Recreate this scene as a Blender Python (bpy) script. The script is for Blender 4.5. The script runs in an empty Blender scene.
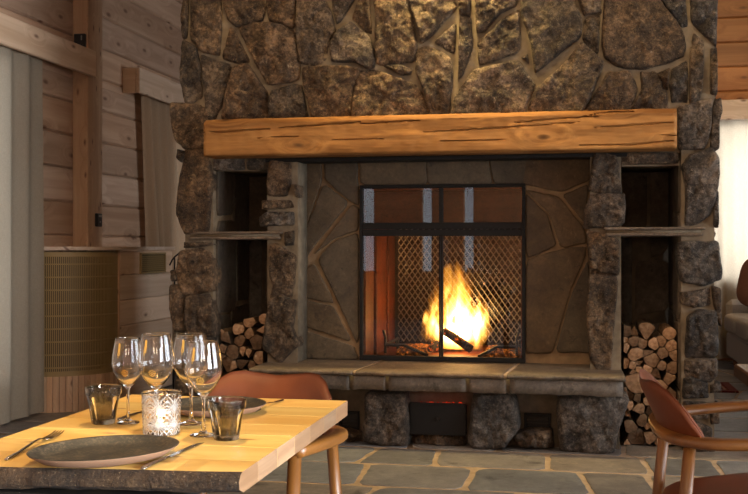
import bpy, math, random
from mathutils import Vector, Matrix, noise
random.seed(7)
PI = math.pi
SC = bpy.context.scene
COL = SC.collection
# ------------------------------------------------------------------ camera
CH = 1.155                      # eye height (m)
FPX = 1040.0                    # focal length for a 748 px wide frame
YAW = math.radians(10.89)
CA, SA = math.cos(YAW), math.sin(YAW)
cam_d = bpy.data.cameras.new('camera'); cam = bpy.data.objects.new('camera', cam_d); COL.objects.link(cam)
cam.location = (0, 0, CH); cam.rotation_euler = (PI/2, 0, YAW)
cam_d.sensor_width = 36; cam_d.lens = FPX/748*36; cam_d.clip_start = .05
SC.camera = cam
# ------------------------------------------------------------------ world, lights, exposure
SC.view_settings.view_transform = 'Standard'; SC.view_settings.look = 'None'
SC.view_settings.gamma = 1; SC.view_settings.use_curve_mapping = False
SC.view_settings.exposure = 0.0
W = bpy.data.worlds.new('evening_sky'); SC.world = W; W.use_nodes = True
W.node_tree.nodes['Background'].inputs[0].default_value = (.55, .68, .9, 1)
W.node_tree.nodes['Background'].inputs[1].default_value = .6
COOL = (.86, .93, 1.0); WARM = (1.0, .70, .34); WARM2 = (1.0, .82, .60)
def area(name, loc, aim, sx, sy, power, color, spread=PI):
    d = bpy.data.lights.new(name, 'AREA'); d.shape = 'RECTANGLE'; d.size = sx; d.size_y = sy
    d.energy = power; d.color = color; d.spread = spread
    o = bpy.data.objects.new(name, d); COL.objects.link(o); o.location = loc
    o.rotation_euler = (Vector(aim)-Vector(loc)).to_track_quat('-Z', 'Y').to_euler(); return o
def spot(name, loc, aim, power, color, angle, blend=.8, radius=.05):
    d = bpy.data.lights.new(name, 'SPOT'); d.energy = power; d.color = color
    d.spot_size = math.radians(angle); d.spot_blend = blend; d.shadow_soft_size = radius
    o = bpy.data.objects.new(name, d); COL.objects.link(o); o.location = loc
    o.rotation_euler = (Vector(aim)-Vector(loc)).to_track_quat('-Z', 'Y').to_euler(); return o
def point(name, loc, power, color, radius=.05):
    d = bpy.data.lights.new(name, 'POINT'); d.energy = power; d.color = color; d.shadow_soft_size = radius
    o = bpy.data.objects.new(name, d); COL.objects.link(o); o.location = loc; return o
# daylight outside the windows
area('daylight_left', (-4.15, 5.0, 1.4), (0, 5.0, 1.2), 2.2, 2.2, 60, COOL)
area('daylight_left_far', (-4.15, 9.7, 1.4), (0, 9.7, 1.2), 1.5, 2.2, 28, COOL)
area('daylight_right', (4.75, 3.6, 1.55), (0, 4.4, 1.2), 3.6, 1.9, 300, COOL)
area('daylight_right_far', (4.75, 9.4, 1.55), (0, 9.4, 1.4), 2.6, 1.9, 200, COOL)
area('daylight_right_near', (4.75, -1.2, 1.6), (0, -1.2, 1.5), 2.8, 1.9, 2500, COOL)
area('daylight_back', (2.4, 11.6, 1.6), (2.4, 0, 1.4), 2.2, 1.7, 230, COOL)
area('daylight_rear', (-2.5, -4.0, 1.5), (-2.2, 0, 1.3), 2.2, 1.6, 16, COOL)
# warm lamps of the room, with two added fills at the end
spot('table_spot', (-.95, 2.75, 3.0), (-.92, 2.25, .74), 210, WARM, 44, .7, .06)
spot('mantel_spot', (-.70, 5.0, 3.5), (-.72, 6.1, 1.75), 80, WARM, 74, 1.0, .05)
spot('wall_washer_middle', (-.72, 5.87, 3.7), (-.72, 6.0, 1.92), 380, (1.0, .74, .30), 66, 1.0, .04)
spot('wall_washer_left', (-1.95, 5.45, 3.7), (-1.95, 6.12, 2.0), 42, WARM, 80, 1.0, .04)
spot('wall_washer_right', (.40, 5.45, 3.7), (.40, 6.12, 2.0), 60, WARM, 80, 1.0, .04)
spot('hall_spot_left', (-1.9, 3.6, 3.9), (-2.0, 6.2, 1.5), 45, WARM2, 80, 1.0, .1)
spot('hall_spot_right', (.6, 4.2, 3.9), (.4, 6.2, 1.0), 75, WARM2, 90, 1.0, .1)
spot('hall_spot_back', (1.8, 8.6, 3.9), (1.8, 11, 2.2), 130, WARM, 110, 1.0, .1)
spot('entry_spot', (-.2, .2, 3.9), (-1.2, 4.6, .2), 60, WARM2, 100, 1.0, .15)
point('rear_warm_fill', (-.4, -1.8, 1.7), 50, WARM2, .2)  # added warm fill behind the camera, not a known lamp
point('bark_edge_fill', (.35, -.2, 1.45), 16, WARM2, .12)  # added fill that brightens the bark edge of the table

# ------------------------------------------------------------------ projection helpers (photo measurements -> real planes)
def ray(x, y):
    u = (x-374)/FPX; v = (247-y)/FPX
    return (u*CA-SA, u*SA+CA, v)
def onY(x, y, Y):
    r = ray(x, y); t = Y/r[1]; return Vector((r[0]*t, Y, CH+r[2]*t))
def onX(x, y, X):
    r = ray(x, y); t = X/r[0]; return Vector((X, r[1]*t, CH+r[2]*t))
def onZ(x, y, Z):
    r = ray(x, y); t = (Z-CH)/r[2]; return Vector((r[0]*t, r[1]*t, Z))

# ------------------------------------------------------------------ mesh builder
class MB:
    def __init__(s): s.v=[]; s.f=[]; s.m=[]; s.t=[]; s.tint=(1,.5,0)
    def vert(s, p): s.v.append((p[0],p[1],p[2])); s.t.append(s.tint); return len(s.v)-1
    def face(s, idx, m=0): s.f.append(tuple(idx)); s.m.append(m)
    def quad(s, pts, m=0): s.face([s.vert(p) for p in pts], m)
    def box(s, x0,x1,y0,y1,z0,z1, m=0):
        i=[s.vert((x,y,z)) for z in (z0,z1) for y in (y0,y1) for x in (x0,x1)]
        for f in ((0,2,3,1),(4,5,7,6),(0,1,5,4),(2,6,7,3),(0,4,6,2),(1,3,7,5)): s.face([i[k] for k in f], m)
    def cbox(s, x0,x1,y0,y1,z0,z1, c=.005, m=0):
        """box with chamfered edges"""
        n0=len(s.v); C=((x0+x1)/2,(y0+y1)/2,(z0+z1)/2); h=((x1-x0)/2,(y1-y0)/2,(z1-z0)/2)
        c=min(c,min(h)*.9); idx={}
        for sx in (-1,1):
            for sy in (-1,1):
                for sz in (-1,1):
                    S=(sx,sy,sz)
                    for a in range(3):
                        p=[C[k]+S[k]*(h[k] if k==a else h[k]-c) for k in range(3)]
                        idx[S,a]=s.vert(p)
        def q(l):
            s.face(l,m)
        for a in range(3):
            b,d=(a+1)%3,(a+2)%3
            for sg in (-1,1):
                l=[]
                for (sb,sd) in ((-1,-1),(1,-1),(1,1),(-1,1)):
                    S=[0,0,0];S[a]=sg;S[b]=sb;S[d]=sd;l.append(idx[tuple(S),a])
                q(l if sg>0 else l[::-1])
            for sb in (-1,1):
                for sd in (-1,1):
                    S0=[0,0,0];S1=[0,0,0];S0[a]=-1;S1[a]=1
                    S0[b]=S1[b]=sb;S0[d]=S1[d]=sd
                    l=[idx[tuple(S0),b],idx[tuple(S1),b],idx[tuple(S1),d],idx[tuple(S0),d]]
                    q(l if sb*sd<0 else l[::-1])
        for sx in (-1,1):
            for sy in (-1,1):
                for sz in (-1,1):
                    S=(sx,sy,sz); l=[idx[S,0],idx[S,1],idx[S,2]]; q(l if sx*sy*sz>0 else l[::-1])
    def loft(s, rings, closed=True, cap0=True, cap1=True, m=0):
        ids=[[s.vert(p) for p in r] for r in rings]; n=len(rings[0])
        for a,b in zip(ids,ids[1:]):
            for k in range(n if closed else n-1):
                s.face((a[k],a[(k+1)%n],b[(k+1)%n],b[k]), m)
        if cap0: s.face(ids[0][::-1], m)
        if cap1: s.face(ids[-1], m)
        return ids
    def lathe(s, prof, c=(0,0,0), n=40, m=0):
        """prof: (r,z) list; r=0 ends make poles"""
        prev=None
        for (r,z) in prof:
            cur=[s.vert((c[0],c[1],c[2]+z))] if r<1e-6 else [s.vert((c[0]+r*math.cos(2*PI*k/n),c[1]+r*math.sin(2*PI*k/n),c[2]+z)) for k in range(n)]
            if prev is not None:
                for k in range(n):
                    k2=(k+1)%n
                    if len(prev)==1 and len(cur)>1: s.face((prev[0],cur[k2],cur[k]),m)
                    elif len(cur)==1 and len(prev)>1: s.face((prev[k],prev[k2],cur[0]),m)
                    elif len(prev)>1: s.face((prev[k],prev[k2],cur[k2],cur[k]),m)
            prev=cur
    def tube(s, pts, rad, n=12, m=0, flat=None, up=(0,0,1)):
        """swept tube; rad number or list; flat=(a,b) scales section across / along up"""
        pts=[Vector(p) for p in pts]; rings=[]
        for i,p in enumerate(pts):
            d=(pts[min(i+1,len(pts)-1)]-pts[max(i-1,0)]).normalized()
            U=Vector(up)
            if abs(d.dot(U))>.95: U=Vector((0,1,0)) if abs(d.y)<.9 else Vector((1,0,0))
            sd=d.cross(U).normalized(); uu=sd.cross(d).normalized()
            r=rad[i] if isinstance(rad,(list,tuple)) else rad
            fa,fb=flat if flat else (1,1)
            if isinstance(fa,(list,tuple)): fa=fa[i]
            rings.append([p+sd*(r*fa*math.cos(2*PI*k/n))+uu*(r*fb*math.sin(2*PI*k/n)) for k in range(n)])
        s.loft(rings, True, True, True, m)
    def build(s, name, mats, parent=None, smooth=False, loc=None, angle=None, bevel=None):
        me=bpy.data.meshes.new(name)
        base=s.wloc(parent) if parent is not None else Vector((0,0,0))
        off=Vector(loc) if loc is not None else base
        me.from_pydata([(v[0]-off.x,v[1]-off.y,v[2]-off.z) for v in s.v], [], s.f)
        if not isinstance(mats,(list,tuple)): mats=[mats]
        for m in mats: me.materials.append(m)
        me.polygons.foreach_set('material_index', s.m)
        me.polygons.foreach_set('use_smooth', [bool(smooth)]*len(s.f))
        at=me.color_attributes.new('tint','FLOAT_COLOR','POINT')
        at.data.foreach_set('color', [c for t in s.t for c in (t[0],t[1],t[2],1)])
        me.validate(); me.update()
        o=bpy.data.objects.new(name, me); COL.objects.link(o)
        if parent is not None:
            o.parent=parent; o.location=off-base
        else: o.location=off
        if bevel:
            b=o.modifiers.new('bevel','BEVEL'); b.width=bevel; b.segments=2; b.limit_method='ANGLE'
        if smooth=='auto':
            try: me.set_sharp_from_angle(angle=math.radians(angle or 35))
            except Exception: pass
        return o
    @staticmethod
    def wloc(p):
        v=Vector((0,0,0))
        while p is not None: v=v+Vector(p.location); p=p.parent
        return v
def tag(o, label=None, cat=None, group=None, kind=None):
    if label: o['label']=label
    if cat: o['category']=cat
    if group: o['group']=group
    if kind: o['kind']=kind
    return o
def empty(name, loc, label=None, cat=None, group=None, kind=None, rz=0):
    o=bpy.data.objects.new(name,None); COL.objects.link(o); o.location=loc; o.rotation_euler.z=rz; o.empty_display_size=.1
    return tag(o,label,cat,group,kind)
def copy_tree(o, parent=None):
    c=o.copy(); COL.objects.link(c)
    if parent is not None: c.parent=parent
    for ch in list(o.children): copy_tree(ch,c)
    return c
def fbm(p, oct=4): return noise.fractal(Vector(p), 1.0, 2.0, oct)

# ------------------------------------------------------------------ materials
def lin(c):
    return tuple(((v/255)/12.92 if v/255<=.04045 else ((v/255+.055)/1.055)**2.4) for v in c)+(1,)
class NT:
    def __init__(s,name):
        s.mat=bpy.data.materials.new(name); s.mat.use_nodes=True; s.t=s.mat.node_tree; s.t.nodes.clear()
        s.out=s.n('ShaderNodeOutputMaterial')
    def n(s,typ,**kw):
        nd=s.t.nodes.new(typ)
        for k,v in kw.items(): setattr(nd,k,v)
        return nd
    def set(s,nd,key,val):
        if hasattr(val,'is_output') or hasattr(val,'links'): s.t.links.new(val, nd.inputs[key])
        else: nd.inputs[key].default_value=val
    def link(s,a,b): s.t.links.new(a,b)
    def coord(s,scale=(1,1,1),kind='Object',rot=(0,0,0)):
        tc=s.n('ShaderNodeTexCoord'); mp=s.n('ShaderNodeMapping'); mp.inputs['Scale'].default_value=scale; mp.inputs['Rotation'].default_value=rot
        s.link(tc.outputs[kind],mp.inputs[0]); return mp.outputs[0]
    def noise(s,vec,scale,detail=4,rough=.55,dist=0):
        nd=s.n('ShaderNodeTexNoise'); s.link(vec,nd.inputs['Vector'])
        nd.inputs['Scale'].default_value=scale; nd.inputs['Detail'].default_value=detail; nd.inputs['Roughness'].default_value=rough; nd.inputs['Distortion'].default_value=dist
        return nd.outputs[0]
    def voro(s,vec,scale,feature='F1',out='Distance',rnd=1):
        nd=s.n('ShaderNodeTexVoronoi',feature=feature); s.link(vec,nd.inputs['Vector']); nd.inputs['Scale'].default_value=scale; nd.inputs['Randomness'].default_value=rnd
        return nd.outputs[out]
    def ramp(s,fac,stops,interp='LINEAR'):
        nd=s.n('ShaderNodeValToRGB'); cr=nd.color_ramp; cr.interpolation=interp
        while len(cr.elements)<len(stops): cr.elements.new(.5)
        for e,(p,c) in zip(cr.elements,stops):
            e.position=p; e.color=c if len(c)==4 else tuple(c)+(1,)
        s.link(fac,nd.inputs[0]); return nd.outputs[0]
    def mix(s,fac,a,b,mode='MIX'):
        nd=s.n('ShaderNodeMix',data_type='RGBA',blend_type=mode)
        for k,v in ((0,fac),(6,a),(7,b)):
            if hasattr(v,'links'): s.link(v,nd.inputs[k])
            else: nd.inputs[k].default_value=v
        return nd.outputs[2]
    def math(s,op,a,b=0.0,c=None,clamp=False):
        nd=s.n('ShaderNodeMath',operation=op); nd.use_clamp=clamp
        for k,v in enumerate((a,b) if c is None else (a,b,c)):
            if hasattr(v,'links'): s.link(v,nd.inputs[k])
            else: nd.inputs[k].default_value=v
        return nd.outputs[0]
    def attr(s,name='tint'):
        nd=s.n('ShaderNodeAttribute'); nd.attribute_name=name; sp=s.n('ShaderNodeSeparateColor'); s.link(nd.outputs['Color'],sp.inputs[0]); return sp.outputs
    def bump(s,h,strength=.4,dist=.01,normal=None):
        nd=s.n('ShaderNodeBump'); nd.inputs['Strength'].default_value=strength; nd.inputs['Distance'].default_value=dist; s.link(h,nd.inputs['Height'])
        if normal is not None: s.link(normal,nd.inputs['Normal'])
        return nd.outputs[0]
    def bsdf(s,color,rough=.6,metal=0,normal=None,spec=.5,**kw):
        b=s.n('ShaderNodeBsdfPrincipled')
        s.set(b,'Base Color',color); s.set(b,'Roughness',rough); s.set(b,'Metallic',metal); s.set(b,'Specular IOR Level',spec)
        if normal is not None: s.link(normal,b.inputs['Normal'])
        for k,v in kw.items(): s.set(b,k.replace('_',' '),v)
        s.link(b.outputs[0],s.out.inputs[0]); return b
def flat(name,c,rough=.5,metal=0,bump=0,bscale=80,spec=.5,**kw):
    t=NT(name); v=t.coord(); nz=t.noise(v,bscale,3)
    col=t.mix(t.math('MULTIPLY',nz,.35),lin(c),tuple(x*.72 for x in lin(c)[:3])+(1,))
    nrm=t.bump(nz,bump,.004) if bump else None
    t.bsdf(col,rough,metal,nrm,spec,**kw); return t.mat
def stone_mat(name,dark,mid,light,fscale=7,bump=.8,lichen=(150,140,110),rough=.8,grit=1.0):
    t=NT(name); v=t.coord(); at=t.attr()
    off=t.n('ShaderNodeVectorMath',operation='ADD'); t.link(v,off.inputs[0])
    cmb=t.n('ShaderNodeCombineXYZ'); s20=t.math('MULTIPLY',at[2],37.0); t.link(s20,cmb.inputs[0]); t.link(s20,cmb.inputs[2]); t.link(cmb.outputs[0],off.inputs[1]); vv=off.outputs[0]
    n1=t.noise(vv,fscale,8,.62,.4); n2=t.noise(vv,fscale*6,6,.7,.2); n3=t.noise(vv,fscale*.45,3,.5)
    comb=t.math('ADD',t.math('MULTIPLY',n1,.55),t.math('MULTIPLY',n2,.45))
    col=t.ramp(comb,[(.36,lin(dark)),(.5,lin(mid)),(.63,lin(light))])
    li=t.ramp(t.math('ADD',t.math('MULTIPLY',t.noise(vv,fscale*2.2,7,.75,.6),.8),t.math('MULTIPLY',n2,.2)),[(.585,(0,0,0,1)),(.64,(1,1,1,1))])
    col=t.mix(t.math('MULTIPLY',li,.55),col,lin(lichen))
    bl=t.ramp(t.noise(vv,fscale*1.6,7,.7,.5),[(.32,(1,1,1,1)),(.42,(0,0,0,1))])
    col=t.mix(t.math('MULTIPLY',bl,.75),col,tuple(x*.35 for x in lin(dark)[:3])+(1,))
    warm=t.mix(at[1],(.92,.96,1.0,1),(1.18,1.0,.80,1)); col=t.mix(1.0,col,warm,'MULTIPLY')
    g=t.n('ShaderNodeCombineColor'); [t.link(at[0],g.inputs[k]) for k in range(3)]
    col=t.mix(1.0,col,g.outputs[0],'MULTIPLY')
    n5=t.noise(vv,fscale*17,4,.8,.3)
    col=t.mix(t.ramp(n5,[(.60,(0,0,0,1)),(.66,(.55*grit,)*3)]),col,lin(lichen)); col=t.mix(t.ramp(n5,[(.36,(.8*grit,)*3),(.43,(0,0,0,1))]),col,tuple(x*.3 for x in lin(dark)[:3])+(1,))
    hb=t.math('ADD',t.math('MULTIPLY',t.noise(vv,fscale*2.6,10,.74,.3),1.2),t.math('MULTIPLY',n2,.5))
    t.bsdf(col,rough,0,t.bump(hb,bump,.018),.35); return t.mat
def wood_mat(name,axis,light,dark,knot=(95,55,30),gs=26,rough=.55,bump=.15,knots=1.0,tintamt=.25,kscale=2.2,spec=.4):
    t=NT(name); at=t.attr()
    sc=[gs,gs,gs]; sc[axis]=gs*.045
    ks=[1,1,1]; ks[axis]=.42
    tc=t.n('ShaderNodeTexCoord'); off=t.n('ShaderNodeVectorMath',operation='ADD'); t.link(tc.outputs['Object'],off.inputs[0])
    cmb=t.n('ShaderNodeCombineXYZ'); s20=t.math('MULTIPLY',at[2],23.0); [t.link(s20,cmb.inputs[k]) for k in range(3)]; t.link(cmb.outputs[0],off.inputs[1])
    def mp(scale):
        m=t.n('ShaderNodeMapping'); m.inputs['Scale'].default_value=scale; t.link(off.outputs[0],m.inputs[0]); return m.outputs[0]
    kv=mp(ks); vs=t.n('ShaderNodeSeparateXYZ'); t.link(kv,vs.inputs[0])
    cc=t.n('ShaderNodeCombineXYZ'); o1,o2=[q for q in range(3) if q!=axis]
    if axis==2: t.link(t.math('ADD',vs.outputs[0],vs.outputs[1]),cc.inputs[0]); t.link(vs.outputs[2],cc.inputs[1])
    else: t.link(vs.outputs[axis],cc.inputs[0]); t.link(t.math('ADD',vs.outputs[o1],vs.outputs[o2]),cc.inputs[1])
    vd=t.n('ShaderNodeTexVoronoi',voronoi_dimensions='2D'); t.link(cc.outputs[0],vd.inputs['Vector']); vd.inputs['Scale'].default_value=kscale; kd=vd.outputs['Distance']
    kd2=t.math('ADD',kd,t.math('MULTIPLY',t.noise(kv,kscale*9,3),.03))
    kmask=t.ramp(kd2,[(.03,(1,1,1,1)),(.055,(.7,.7,.7,1)),(.085,(.12,.12,.12,1)),(.12,(0,0,0,1))])
    wob=t.n('ShaderNodeVectorMath',operation='ADD'); gm=mp(sc); t.link(gm,wob.inputs[0])
    kk=t.n('ShaderNodeCombineXYZ'); pull=t.math('MULTIPLY',t.ramp(kd2,[(0,(1,1,1,1)),(.35,(0,0,0,1))]),2.2); [t.link(pull,kk.inputs[k]) for k in range(3)]; t.link(kk.outputs[0],wob.inputs[1])
    g1=t.noise(wob.outputs[0],1.0,5,.6,.6); g2=t.noise(wob.outputs[0],.28,2,.5,1.0)
    gr=t.math('ADD',t.math('MULTIPLY',g1,.5),t.math('MULTIPLY',g2,.5))
    col=t.ramp(gr,[(.36,lin(dark)),(.5,tuple((a+b)/2 for a,b in zip(lin(light),lin(dark)))),(.62,lin(light))])
    col=t.mix(t.math('MULTIPLY',kmask,.85*knots),col,lin(knot))
    tv=t.math('ADD',1-tintamt/2,t.math('MULTIPLY',at[0],tintamt)); tv=t.math('SUBTRACT',tv,tintamt*.5)
    g=t.n('ShaderNodeCombineColor'); [t.link(tv,g.inputs[k]) for k in range(3)]
    col=t.mix(1.0,col,g.outputs[0],'MULTIPLY')
    col=t.mix(1.0,col,t.mix(at[1],(.95,1.0,1.06,1),(1.05,1.0,.93,1)),'MULTIPLY')
    t.bsdf(col,rough,0,t.bump(g1,bump,.003),spec); return t.mat
def glass_mat(name,color=(1,1,1,1),rough=0.0,ior=1.48,bump=None):
    t=NT(name); nrm=None
    if bump: 
        v=t.coord(); nrm=t.bump(t.voro(v,bump[0]),bump[1],.003)
    t.bsdf(color,rough,0,nrm,.5,Transmission_Weight=1.0,IOR=ior); return t.mat
def pane_mat(name,tint=(1,1,1,1),refl=1.0,ior=1.5):
    t=NT(name); fr=t.n('ShaderNodeFresnel'); fr.inputs[0].default_value=ior
    tr=t.n('ShaderNodeBsdfTransparent'); tr.inputs[0].default_value=tint; gl=t.n('ShaderNodeBsdfGlossy'); gl.inputs['Roughness'].default_value=.01
    mx=t.n('ShaderNodeMixShader'); t.link(t.math('MULTIPLY',fr.outputs[0],refl,clamp=True),mx.inputs[0]); t.link(tr.outputs[0],mx.inputs[1]); t.link(gl.outputs[0],mx.inputs[2]); t.link(mx.outputs[0],t.out.inputs[0]); return t.mat
def cloth_mat(name,c,trans=.4,scale=500,rough=.9):
    t=NT(name); v=t.coord((1,1,1)); n1=t.noise(t.coord((scale*.12,scale*.12,scale)),1,2); n2=t.noise(t.coord((scale,scale,scale*.08)),1,2)
    w=t.math('ADD',t.math('MULTIPLY',n1,.5),t.math('MULTIPLY',n2,.5))
    col=t.ramp(w,[(.3,tuple(x*.72 for x in lin(c)[:3])+(1,)),(.7,lin(c))])
    df=t.n('ShaderNodeBsdfDiffuse'); tl=t.n('ShaderNodeBsdfTranslucent'); t.link(col,df.inputs[0]); t.link(col,tl.inputs[0])
    nb=t.bump(w,.3,.002); t.link(nb,df.inputs['Normal'])
    mx=t.n('ShaderNodeMixShader'); mx.inputs[0].default_value=trans; t.link(df.outputs[0],mx.inputs[1]); t.link(tl.outputs[0],mx.inputs[2]); t.link(mx.outputs[0],t.out.inputs[0]); return t.mat
def emit_mat(name,c,s):
    t=NT(name); e=t.n('ShaderNodeEmission'); e.inputs[0].default_value=c if len(c)==4 else c+(1,); e.inputs[1].default_value=s; t.link(e.outputs[0],t.out.inputs[0]); return t.mat
M={}
M['stone']=stone_mat('rough_fieldstone',(32,26,21),(84,70,56),(146,124,100),7,1.6,(170,150,118))
M['stone_grey']=stone_mat('grey_fieldstone',(31,28,26),(80,71,63),(142,128,114),7,1.6,(172,160,146))
M['slate']=stone_mat('dark_slate_panel',(64,55,43),(80,69,54),(94,82,64),9,.25,(112,104,88),.7,.25)
M['slab']=stone_mat('hearth_slate',(76,68,60),(95,85,75),(116,104,92),9,.35,(132,118,102),.62,.4)
M['flag']=stone_mat('floor_slate',(92,92,97),(110,110,113),(130,130,130),3.5,.22,(140,138,130),.5,.25)
M['lining']=stone_mat('niche_slate',(66,60,53),(84,77,68),(104,95,84),5,.2,(60,54,46),.85,.3)  # slate lining the niches
def mortar_mat(name,a,b):
    t=NT(name); v=t.coord(); n=t.noise(v,14,6,.6); n2=t.noise(v,120,3)
    col=t.ramp(n,[(.35,lin(a)),(.65,lin(b))]); t.bsdf(col,.9,0,t.bump(t.math('ADD',n,t.math('MULTIPLY',n2,.3)),.5,.006),.2); return t.mat
M['mortar']=mortar_mat('tan_mortar',(102,90,74),(128,114,94))
M['mortar_dark']=mortar_mat('dark_mortar',(84,74,62),(104,92,76))  # darker mortar for the niches, hearth joints and hearth base
M['mortar_panel']=mortar_mat('panel_mortar',(118,98,74),(140,116,88))
M['grout']=mortar_mat('sand_grout',(160,140,120),(186,164,142))
M['log_wall']=wood_mat('pine_wall_along_y',1,(198,166,140),(164,130,104),gs=18,bump=.2,kscale=3.6)
M['log_wall_x']=wood_mat('pine_wall_along_x',0,(170,116,72),(136,86,48),gs=18,bump=.2,kscale=3.6)
M['pine_z']=wood_mat('pine_post',2,(204,166,130),(174,134,100),gs=24,kscale=6)
M['pine_y']=wood_mat('pine_plank',1,(218,190,164),(190,160,132),gs=22,kscale=4.5)
M['pine_x']=wood_mat('pine_plank_along_x',0,(218,190,164),(190,160,132),gs=22,kscale=4.5)
M['tabletop']=wood_mat('pine_tabletop',0,(236,198,116),(220,172,90),(140,84,36),gs=20,rough=.42,kscale=7,tintamt=.45,spec=.4)
M['oak']=wood_mat('oiled_oak',1,(136,87,34),(92,54,19),gs=34,knots=.0,rough=.4,bump=.1,spec=.5)
M['oak_z']=wood_mat('oiled_oak_leg',2,(130,82,33),(90,53,19),gs=34,knots=.0,rough=.4,bump=.1,spec=.5)
M['bark']=stone_mat('bark',(84,64,44),(128,102,74),(160,132,98),16,1.2,(170,142,108))
M['bark_edge']=stone_mat('bark_edge',(78,61,44),(136,108,78),(178,146,108),11,1.3,(176,148,112),.9)
M['beam']=wood_mat('hewn_beam',0,(172,124,70),(116,76,36),(60,36,16),gs=18,rough=.7,bump=.5,kscale=4,spec=.2)
def leather_mat():
    t=NT('cognac_leather'); v=t.coord(); vo=t.voro(v,260); n=t.noise(v,6,3)
    col=t.ramp(n,[(.3,lin((84,39,15))),(.7,lin((104,50,20)))]); t.bsdf(col,.5,0,t.bump(vo,.12,.001),.3); return t.mat
M['leather']=leather_mat()
M['iron']=flat('black_iron',(24,22,20),.55,.4,.2)
M['iron_matte']=flat('sooty_black_steel',(20,18,17),.7,.1,.2,spec=.3)
M['rust']=stone_mat('rusty_steel_lining',(62,27,12),(92,40,17),(116,54,24),6,.25,(110,64,36),.55,.4)
M['steel']=flat('brushed_cutlery_steel',(170,165,160),.22,1.0,.05)
M['black_plastic']=flat('black_plastic',(28,28,30),.4)
M['screen']=flat('dull_display',(140,142,138),.3)
M['brass']=flat('bronze_perforated_sheet',(138,114,72),.55,.2,.05)
M['dark_void']=flat('dark_backing',(40,34,26),.9)
M['glass']=glass_mat('clear_glass')
M['smoke']=glass_mat('smoked_glass',lin((182,178,170)),.0,1.5)
t=NT('frosted_cut_glass'); t.bsdf((.75,.75,.72,1),.35,0,None,.5,Transmission_Weight=.6,IOR=1.45); M['frost']=t.mat
M['crystal']=glass_mat('cut_crystal',(1,1,1,1),.02,1.5)
M['fireglass']=pane_mat('fireplace_glass',(.97,.96,.95,1),1.0)
M['windowglass']=pane_mat('window_glass')
M['sheer']=cloth_mat('sheer_linen_curtain',(180,164,142),.5)
M['linen']=cloth_mat('taupe_linen_curtain',(182,152,122),.25)
M['sofa']=cloth_mat('oatmeal_upholstery',(176,164,150),.0,300)
M['cushion']=cloth_mat('russet_cushion',(122,88,72),.0,300)
M['wax']=flat('white_wax',(235,225,205),.5)
M['foil']=flat('tealight_foil',(190,188,180),.3,1.0)
M['gold']=flat('gold_print',(226,182,92),.35,.6)
# ================================================================== the room
XL, XR, YR, YB, ZC = -3.69, 4.3, -3.5, 11.06, 4.25
BH, B0 = .2495, 1.242           # board height and one joint of the log wall
R = random.Random(11)
def tint(mb, lo=.0, hi=1.0, r=R): mb.tint=(r.uniform(lo,hi), r.random(), r.random())
def wall(name, a, b, nrm, wins, mat):
    """log wall along a->b (XY), inner face with V joints, window holes [(s0,s1,z0,z1)]"""
    mb=MB(); a=Vector(a); b=Vector(b); L=(b-a).length; d=(b-a)/L; n=Vector(nrm)
    k0=int(math.floor((0-B0)/BH)); z=B0+k0*BH
    cuts=sorted({0.0,ZC}|{w[2] for w in wins}|{w[3] for w in wins})
    while z<ZC:
        zs=[max(z,0)]+[c for c in cuts if z+.001<c<z+BH-.001 and c>0]+[min(z+BH,ZC)]
        joints=[z+.0,z+BH]
        tint(mb); base=mb.tint
        brk=R.uniform(1.5,6)
        for z0,z1 in zip(zs,zs[1:]):
            if z1-z0<.002: continue
            segs=[]; s=0
            for w in sorted(wins):
                if w[2]<(z0+z1)/2<w[3]:
                    segs.append((s,w[0])); s=w[1]
            segs.append((s,L))
            for s0,s1 in segs:
                if s1-s0<.01: continue
                parts=[s0]; q=brk
                while q<s1-.3:
                    if q>s0+.3: parts.append(q)
                    q+=4.1
                parts.append(s1)
                for p0,p1 in zip(parts,parts[1:]):
                    tint(mb)
                    c0=.013 if abs(z0-joints[0])<.002 else 0; c1=.013 if abs(z1-joints[1])<.002 else 0
                    prof=[(-.1,z0),(-c0*1.2,z0+.001),(0,z0+c0+.001),(0,z1-c1-.001),(-c1*1.2,z1-.001),(-.1,z1)]
                    rings=[]
                    for s_ in (p0+.0006,p1-.0006):
                        P=a+d*s_
                        rings.append([(P.x+n.x*o,P.y+n.y*o,zz) for o,zz in prof])
                    mb.loft(rings,True,True,True)
        z+=BH
    o=mb.build(name,M[mat]); o['kind']='structure'; return o
WL=[(4.2-YR,6.22-YR,.25,2.42),(9.0-YR,10.4-YR,.25,2.42)]
wall('wall_left',(XL,YR),(XL,YB),(1,0),WL,'log_wall')
WB=[(1.25-XL,3.45-XL,.79,2.42)]
wall('wall_back',(XL,YB),(XR,YB),(0,-1),WB,'log_wall_x')
WR=[(-2.6-YR,.2-YR,.6,2.42),(1.9-YR,5.3-YR,.6,2.42),(8.1-YR,10.7-YR,.6,2.42)]
wall('wall_right',(XR,YR),(XR,YB),(-1,0),WR,'log_wall')
WZ=[(XR+1.53,XR+1.71,.75,2.2),(XR+2.19,XR+2.37,.75,2.2),(XR+3.12,XR+3.34,.75,2.2)]
wall('wall_rear',(XR,YR),(XL,YR),(0,1),WZ,'log_wall_x')
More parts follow.
